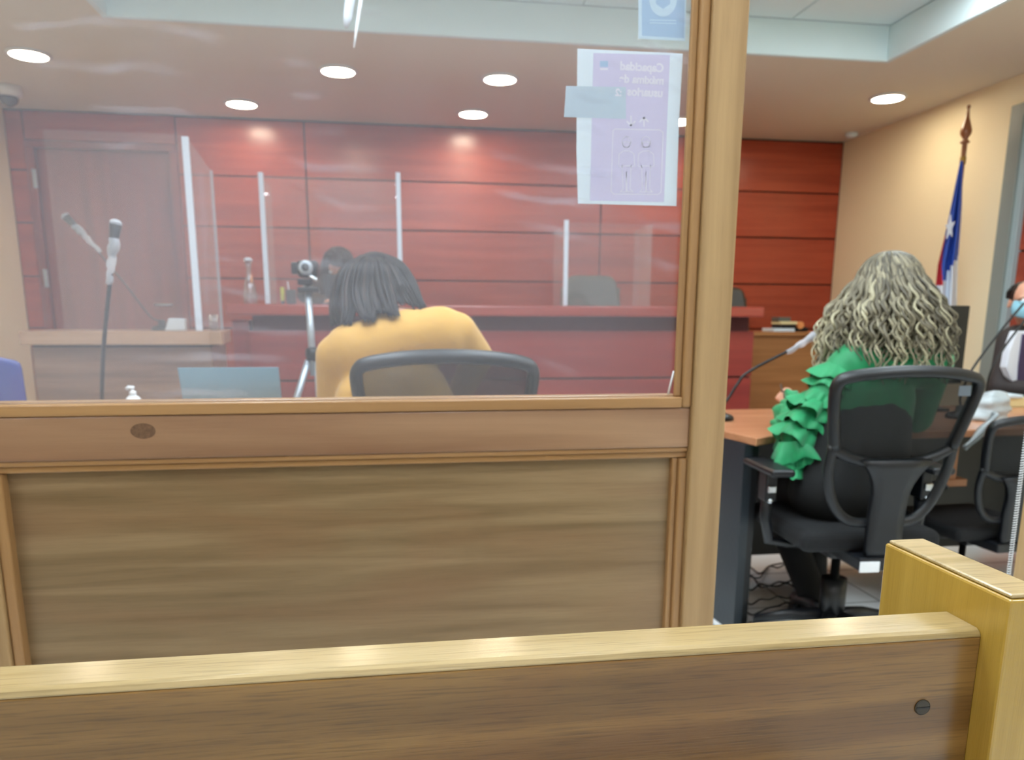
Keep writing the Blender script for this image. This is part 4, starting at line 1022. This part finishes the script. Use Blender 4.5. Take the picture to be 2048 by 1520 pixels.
# --- person in green at the right desk
J = dict(head=P(1772, 572, 2.60), neck=P(1775, 660, 2.55), shL=P(1688, 735, 2.52), shR=P(1870, 722, 2.50), chest=(1.64, 2.50, .88),
         hip=(1.58, 2.45, .58), hpL=(1.49, 2.47, .565), hpR=(1.67, 2.47, .565),
         elL=P(1592, 872, 2.50), wrL=P(1592, 806, 2.80), elR=(1.93, 2.60, .80), wrR=(1.86, 2.84, .80),
         knL=(1.55, 2.93, .52), knR=(1.78, 2.93, .52), anL=PZ(1640, 1225, .10), anR=(1.80, 2.86, .10), toL=(1.70, 2.86, .03), toR=(1.84, 3.0, .03))
J['anL'] = (1.60, 2.66, .10); J['knL'] = (1.50, 2.90, .52); J['toL'] = (1.62, 2.80, .03); J['knR'] = (1.70, 2.90, .52); J['anR'] = (1.72, 2.86, .1); J['toR'] = (1.74, 3.0, .03)
wg, fr2 = figure('person', 'person with long curly blond hair and ruffled green blouse, seated at the right desk', J, MT['green'], MT['trousers'],
                 {'L': ((-.15, .7, .25), (.6, 0, -.5), .75), 'R': ((-.3, .9, 0), (0, 0, -1), .4)}, (.02, 1, -.12), loc=(1.66, 2.48, 0), top_name='blouse', waist=.25)
head_locks(wg, fr2, MT['hairc'], 620, .215, P(1770, 724, 2.5).z, curl=.012, rad=(.0055, .0068, .002), face=.75, tone=(.03, .92), seg=34, zj=.07, ombre=.55)
# ruffles down the left sleeve and shoulder
m = MB()
def ruffle(m, c, axis, r, amp, waves, drop, ph):
    axis = Vector(axis).normalized(); u = axis.orthogonal().normalized(); w_ = axis.cross(u); n = 72; vs = []
    for j, (dr, da, am) in enumerate(((r*.92, 0, 0), (r+.010, drop*.35, .35), (r+.022, drop*.75, .8), (r+.026, drop, 1))):
        for k in range(n):
            a = 2*PI*k/n; rr = dr+amp*am*math.sin(waves*a+ph+j*.25)+amp*.5*am*math.sin(waves*2.3*a+ph*2)
            vs.append(Vector(c)+(u*math.cos(a)+w_*math.sin(a))*rr+axis*(da+amp*.6*am*math.cos(waves*a*1.3+ph)))
    m.add(vs, [(j*n+k, j*n+(k+1) % n, (j+1)*n+(k+1) % n, (j+1)*n+k) for j in range(3) for k in range(n)])
V = {k: Vector(v) for k, v in J.items()}
for k in range(6):
    f_ = (k+.2)/6; ruffle(m, V['shL'].lerp(V['elL'], f_)+Vector((random.uniform(-.008, .008), 0, 0)), V['elL']-V['shL']+Vector((random.uniform(-.06, .06), 0, random.uniform(-.06, .06))), .060, .014, random.choice((3, 4, 5)), random.uniform(.05, .075), random.uniform(0, 6))
for k in range(5):
    f_ = (k+.2)/5.4; ruffle(m, V['elL'].lerp(V['wrL'], f_), V['wrL']-V['elL']+Vector((0, 0, -.1)), .056-.014*f_, .012, random.choice((3, 4, 5)), .055, random.uniform(0, 6))
for k in range(3):
    ruffle(m, V['elL']+Vector((-.012+.012*k, -.01, -.01-.028*k)), Vector((.15, -.1, -1)), .056-.006*k, .016, 4, .065, random.uniform(0, 6))
m.build('sleeve_ruffles', MT['green'], wg, smooth=True)
# glasses held in the left hand
gp = P(1568, 782, 2.86)
t = thing('eyeglasses', (gp.x, gp.y, gp.z), 'pair of folded glasses held up in the left hand of the person in green', 'glasses')
m = MB()
for s in (0, 1):
    c_ = P(1563+6*s, 776+14*s, 2.86-.01*s); m.lathe([(.001, -.001), (.016, -.001), (.016, .001), (.001, .001)], c_, 20, (.8, -.6, .2))
m.build('lens', MT['clear'], t, smooth=True)
m = MB()
for s in (0, 1):
    c_ = P(1563+6*s, 776+14*s, 2.86-.01*s); q_ = Vector((0, 0, 1)).rotation_difference(Vector((.8, -.6, .2)))
    m.tube([c_+q_ @ Vector((.017*math.cos(2*PI*k/20), .017*math.sin(2*PI*k/20), 0)) for k in range(21)], .0015, 6)
m.tube([P(1566, 782, 2.86), P(1590, 800, 2.86)], .0018, 6); m.build('frame', MT['grey'], t, smooth=True)

# --- masked man at the right edge
Ym = 3.78
J = dict(head=P(2052, 602, Ym), neck=P(2064, 664, Ym+.02), shL=P(2128, 690, Ym-.02), shR=P(2018, 682, Ym+.03), chest=P(2072, 760, Ym),
         hip=P(2075, 800, Ym), hpL=P(2100, 850, Ym), hpR=P(2050, 850, Ym), elR=P(1998, 775, Ym-.08), wrR=P(2030, 800, 3.42), elL=P(2140, 790, Ym-.1), wrL=P(2090, 800, 3.42))
hx = J['hip'].x
J.update(hip=(hx, Ym+.05, .60), hpL=(hx+.1, Ym+.05, .56), hpR=(hx-.1, Ym+.05, .56), wrR=(hx-.10, 3.40, .80), wrL=(hx+.12, 3.40, .80),
         knR=(hx-.10, 3.50, .50), knL=(hx+.10, 3.50, .50), anR=(hx-.1, 3.52, .1), anL=(hx+.1, 3.52, .1), toR=(hx-.1, 3.38, .03), toL=(hx+.1, 3.38, .03))
mm, fr3 = figure('person', 'person in dark suit, purple tie and light blue face mask at the right edge', J, MT['suit'], MT['trousers'],
                 {'L': ((-.4, -.8, -.1), (0, 0, -1), .4), 'R': ((.4, -.8, -.1), (0, 0, -1), .4)}, (-.45, -.9, -.1), loc=(hx, Ym, 0))
head_locks(mm, fr3, MT['hairk'], 120, .098, fr3[0].z+.03, rad=(.006, .006, .003), face=1.75, tone=(.1, .9), seg=8, zj=.02, spread=.3, cap_r=(.078, .080, .086), r0=.080)
hc, f, up, sd = fr3
def mk(u, v):
    a = (u-.5)*2.3; z = .012-.092*v
    r = .088+.012*math.sin(PI*v)-.01*abs(a)**2*.3+.016*math.exp(-(a*3)**2)*math.sin(PI*min(1, v*1.1))
    return hc+f*math.cos(a)*r*1.12+sd*math.sin(a)*r*.86+up*(z-.006+.012*abs(a)*v)
m = MB(); m.grid(mk, 17, 9); m.build('face_mask', MT['mask'], mm, smooth=True, solid=.003)
m = MB()
for s in (-1, 1):
    c_ = hc+f*.094+sd*s*.034+up*.01; m.tube([c_+sd*.024*math.cos(2*PI*k/16)+up*.017*math.sin(2*PI*k/16) for k in range(17)], .0015, 6)
    m.tube([c_+sd*s*.024, hc+sd*s*.080+up*.012-f*.005], .0015, 6)
m.build('glasses', MT['grey'], mm, smooth=True)
def front(px, py, dy=0): return P(px, py, Ym-.145+dy)
m = MB(); m.xz([(front(x, y).x, front(x, y).z) for x, y in ((2032, 662), (2072, 662), (2076, 800), (2040, 800), (2012, 735), (2018, 700))], Ym-.15, Ym-.10)
m.build('shirt_front', MT['shirt'], mm, bevel=.006)
m = MB(); m.xz([(front(x, y).x, front(x, y).z) for x, y in ((2042, 668), (2058, 668), (2066, 795), (2030, 795), (2034, 730))], Ym-.158, Ym-.149)
m.build('tie', MT['purple'], mm, bevel=.004)

# --- judge behind the monitor
Yj = 5.95; zd = .33
hd = P(676, 530, Yj)
J = dict(head=hd, neck=hd+Vector((.03, .06, -.12)), shL=hd+Vector((.21, .08, -.20)), shR=hd+Vector((-.14, .06, -.12)), chest=hd+Vector((.04, .12, -.35)),
         hip=(hd.x+.05, Yj+.22, zd+.60), hpL=(hd.x+.15, Yj+.22, zd+.56), hpR=(hd.x-.05, Yj+.22, zd+.56),
         elR=hd+Vector((-.24, -.10, -.22)), wrR=hd+Vector((-.06, -.33, -.27)), elL=hd+Vector((.28, -.1, -.30)), wrL=hd+Vector((.1, -.33, -.29)),
         knL=(hd.x+.15, Yj-.2, zd+.5), knR=(hd.x-.05, Yj-.2, zd+.5), anL=(hd.x+.15, Yj-.15, zd+.1), anR=(hd.x-.05, Yj-.15, zd+.1), toL=(hd.x+.15, Yj-.3, zd+.03), toR=(hd.x-.05, Yj-.3, zd+.03),
         headup=(.25, -.2, 1))
jm, fr4 = figure('person', 'person with dark hair and dark clothes, head down behind the black monitor on the bench', J, MT['grey'], MT['trousers'],
                 {'L': ((-.5, -.8, 0), (0, 0, -1), .4), 'R': ((.5, -.8, 0), (0, 0, -1), .4)}, (-.3, -.55, -.85), loc=(hd.x+.05, Yj+.2, zd), voxel=.01)
head_locks(jm, fr4, MT['hairk'], 160, .13, hd.z-.10, rad=(.009, .010, .004), face=.95, tone=(.1, .9), seg=12, zj=.04)
jc = copy_tree(SC.objects['executive_chair']); jc.location = (hd.x+.06, 6.25, zd); jc['label'] = 'grey leather chair under the person behind the bench monitor'; 

# ------------------------------------------------------------------ right side items
# microphone on the right desk, near end
c = P(1462, 798, 3.05)
microphone('white-sleeved microphone leaning right, at the left end of the right desk', (P(1440, 830, 3.02).x, 3.02, DZT),
           [P(1458, 795, 3.02), P(1475, 768, 3.02), P(1500, 742, 3.02), P(1600, 690, 3.02)], (P(1612, 682, 3.02), P(1662, 650, 3.02)), .019, (0, 0, 1), stem_r=.0062)
Yq = 3.12
microphone('microphone at the right edge leaning towards the masked person', (P(1976, 800, Yq).x, Yq, DZT), [P(1974, 775, Yq), P(1985, 735, Yq), P(2012, 690, Yq), P(2050, 640, Yq)], (P(2052, 636, Yq), P(2085, 596, Yq)), .016, None, stem_r=.005)
Yq = 2.95
microphone('thin microphone rising from behind the green sleeve towards the right edge', (P(1920, 825, Yq).x, Yq, DZT), [P(1922, 790, Yq), P(1945, 738, Yq), P(2000, 664, Yq), P(2048, 606, Yq)], (P(2052, 602, Yq), P(2090, 560, Yq)), .016, None, stem_r=.005)
# monitor behind the curly hair
Yq = 3.24; a = P(1896, 611, Yq); b = P(1932, 690, Yq)
t = thing('monitor', (a.x-.12, Yq, DZT), 'black monitor on the right desk, its corner showing right of the curly hair', 'monitor')
MB().box((b.x-.40, Yq, DZT+.12), (b.x, Yq+.03, a.z)).build('screen_back', MT['black'], t, bevel=.005)
MB().box((b.x-.30, Yq-.07, DZT+.0005), (b.x-.10, Yq+.09, DZT+.014)).build('foot', MT['black'], t, bevel=.004)
MB().box((b.x-.23, Yq+.03, DZT+.014), (b.x-.17, Yq+.05, DZT+.2)).build('stalk', MT['black'], t)
# box, papers and crumpled bag
c0 = PZ(2000, 815, DZT)
tag(MB().box((c0.x, c0.y, DZT+.0005), (c0.x+.16, c0.y+.12, DZT+.045)).build('card_box', MT['cream'], bevel=.003), 'pale yellow card box on the desk before the masked person', 'box')
tag(MB().box((c0.x-.03, c0.y-.01, DZT+.0455), (c0.x+.11, c0.y+.11, DZT+.06)).build('paper_stack', MT['paper'], bevel=.002), 'white papers on top of the pale yellow card box', 'papers')
cb = PZ(1978, 842, DZT)
def bagfn(u, v):
    a = 2*PI*u; r = (.085*(1-v)**.35+.012)*(1+.28*noise.noise(Vector((math.cos(a)*1.6, math.sin(a)*1.6, v*4))))
    return Vector((cb.x+.02+r*math.cos(a)*1.0+.04*v, cb.y+.05+r*math.sin(a)*.7, DZT+.002+.12*v))
m = MB(); m.grid(bagfn, 33, 16); m.build('silver_grey_bag', MT['crumple'], smooth=True); tag(SC.objects['silver_grey_bag'], 'crumpled silver-grey bag on the desk right of the green person\'s chair', 'bag')
hc_ = P(1950, 840, 2.62)
m = MB(); m.grid(lambda u, v: P(1985-40*v+14*u*(1-v*.4)-20*v*v+3*math.sin(9*v+u*3), 822+70*v+8*u, 2.585+.015*math.sin(6*u+4*v)), 7, 14)
tag(m.build('hanging_strap', MT['crumple'], smooth=True, solid=.006), 'grey strap hanging down from the silver-grey bag', 'strap')
# coiled cord
a = P(2056, 850, 1.50); b = P(2016, 1175, 1.50); n = 600; m = MB()
top_ = a+(a-b)*.6; bot = Vector((b.x-.0, 1.5, .30)); pts = []
ax = (bot-top_).normalized(); u_ = ax.orthogonal().normalized(); w_ = ax.cross(u_); turns = 150
for k in range(turns*8+1):
    f_ = k/(turns*8); an = 2*PI*turns*f_; pts.append(top_.lerp(bot, f_)+(u_*math.cos(an)+w_*math.sin(an))*.0036)
m.tube(pts, .0013, 5); m.m = 1
m.tube([top_, bot, Vector((bot.x, bot.y, .004))], .0026, 6)
tag(m.build('coiled_cord', [MT['white'], MT['black']], smooth=True), 'white coiled cord hanging at the far right edge', 'cord')
# cables on the tiles
random.seed(11)
for i in range(6):
    y0 = 1128+i*17; pts = []
    for k in range(7):
        px = 1484+k*18; py = y0+random.uniform(-13, 13)+(8-3*i)*math.sin(k*.8+i)
        q = PZ(px, py, .008+.007*i); pts.append(q)
    tag(MB().tube(bez(pts, 8), .004, 6).build('cable', MT['cable'], smooth=True), 'dark cable lying tangled on the white floor tiles under the right desk', 'cable', 'tangled cables on the floor')
# flag
Yf = 4.97
base = P(1893, 700, Yf); f0 = P(1926, 320, Yf); ftip = P(1938, 210, Yf)
ax_ = (ftip-f0).normalized(); foot = f0-ax_*((f0.z-.16)/ax_.z)
t = thing('flag_stand', (foot.x, Yf, 0), 'wooden flagpole with turned finial and a blue, white and red flag by the cream wall', 'flag')
m = MB(); m.tube([foot, f0+ax_*.02], .014, 12); m.build('pole', MT['polewood'], t, smooth=True)
m = MB(); m.lathe([(.0, .0), (.14, 0), (.15, .015), (.12, .05), (.05, .07), (.03, .16), (.0, .165)], (foot.x, Yf, 0), 28); m.build('base', MT['polewood'], t, smooth=True)
Lf = (ftip-f0).length; c0 = f0
m = MB(); m.lathe([(.014, 0), (.016, Lf*.14), (.016, Lf*.30), (.030, Lf*.31), (.030, Lf*.34), (.016, Lf*.37), (.018, Lf*.40), (.034, Lf*.47), (.036, Lf*.53), (.028, Lf*.62), (.012, Lf*.78), (.006, Lf*.92), (.012, Lf*.97), (.008, Lf), (.0, Lf)], f0, 24, ax_); m.build('finial', MT['polewood'], t, smooth=True)
m = MB(); m.lathe([(.017, 0), (.019, .01), (.019, .045), (.017, .05)], f0-ax_*.03, 20, ax_); m.build('collar', MT['brass'], t, smooth=True)
le = [(322, 1921), (400, 1905), (440, 1897), (480, 1888), (530, 1876), (570, 1872), (640, 1868), (720, 1862)]
re = [(322, 1926), (400, 1924), (440, 1922), (480, 1919), (530, 1915), (570, 1914), (640, 1912), (720, 1910)]
def itp(tb, y):
    for (a0, b0_), (a1, b1) in zip(tb[:-1], tb[1:]):
        if y <= a1: return b0_+(b1-b0_)*(y-a0)/(a1-a0)
    return tb[-1][1]
m = MB(); nu, nv = 29, 41
vs = []
for j in range(nv):
    y = 322+(720-322)*j/(nv-1)
    for i in range(nu):
        u = i/(nu-1); px = itp(le, y)+(itp(re, y)-itp(le, y))*u
        vs.append(P(px, y, Yf-.035+.03*math.sin(u*PI*4.5+.4)*min(1, j/10)))
fs = [(j*nu+i, j*nu+i+1, (j+1)*nu+i+1, (j+1)*nu+i) for j in range(nv-1) for i in range(nu-1)]
m.add(vs, fs)
for k, fc in enumerate(fs):
    i = k % (nu-1); j = k//(nu-1); u = i/(nu-1); y = 322+398*j/(nv-1); mi = 0
    if y > 508+(1-u)*60 and u > .45: mi = 1
    if y > 560 and u <= .45: mi = 1
    if u < .3*(y-470)/90 and 470 < y < 562: mi = 2
    m.mi[k] = mi
m.build('flag_cloth', [MT['fblue'], MT['fwhite'], MT['fred']], t, smooth=True, solid=.003)
m = MB(); cst = P(1899, 455, Yf-.075); pts = []
for k in range(10):
    a = PI/2+2*PI*k/10+.15; r = .085 if k % 2 == 0 else .036; pts.append((cst.x+r*.42*math.cos(a), cst.z+r*math.sin(a)))
m.xz(pts, Yf-.082, Yf-.074); m.build('star', MT['fwhite'], t)
# dome camera and ceiling sensor
c = PZ(14, 172, ZC)
t = thing('dome_camera', (c.x, c.y, ZC), 'white dome camera on the ceiling at the far left', 'camera')
MB().lathe([(.0, -.001), (.085, -.001), (.09, -.03), (.085, -.06), (.06, -.07), (.0, -.07)], (c.x, c.y, ZC), 28).build('housing', MT['white'], t, smooth=True)
MB().lathe([(.062, -.07), (.06, -.09), (.045, -.115), (.02, -.13), (.0, -.132)], (c.x, c.y, ZC), 28).build('dome', mat('smoked_dome', (70, 76, 84), .15, coat=.5), t, smooth=True)
c = PZ(1703, 266, ZC)
tag(MB().lathe([(.0, -.001), (.05, -.001), (.052, -.02), (.035, -.035), (.0, -.037)], (c.x, c.y, ZC), 24).build('ceiling_sensor', MT['ceilw'], smooth=True), 'small round sensor on the ceiling at the right corner of the red wall', 'sensor')
# white bracket hanging from the coffer
Yb = 3.3; a = P(697, 20, Yb)
t = thing('hanging_bracket', (a.x, Yb, CZ), 'white two-pronged bracket hanging from the ceiling at the top edge', 'bracket')
m = MB(); p0 = P(705, -110, Yb); p0.z = min(CZ, p0.z)
m.tube([Vector((p0.x, Yb, CZ-.002)), P(700, 0, Yb), P(695, 35, Yb), P(692, 54, Yb)], [.03, .030, .026, .014], 14, flat=.6); m.build('holder', MT['shieldpost'], t, smooth=True)
m = MB(); m.tube([Vector((P(722, -40, Yb).x, Yb, CZ-.002)), P(722, 0, Yb), P(714, 50, Yb), P(708, 96, Yb)], [.012, .012, .010, .004], 10, flat=.6); m.build('prong', MT['white'], t, smooth=True)
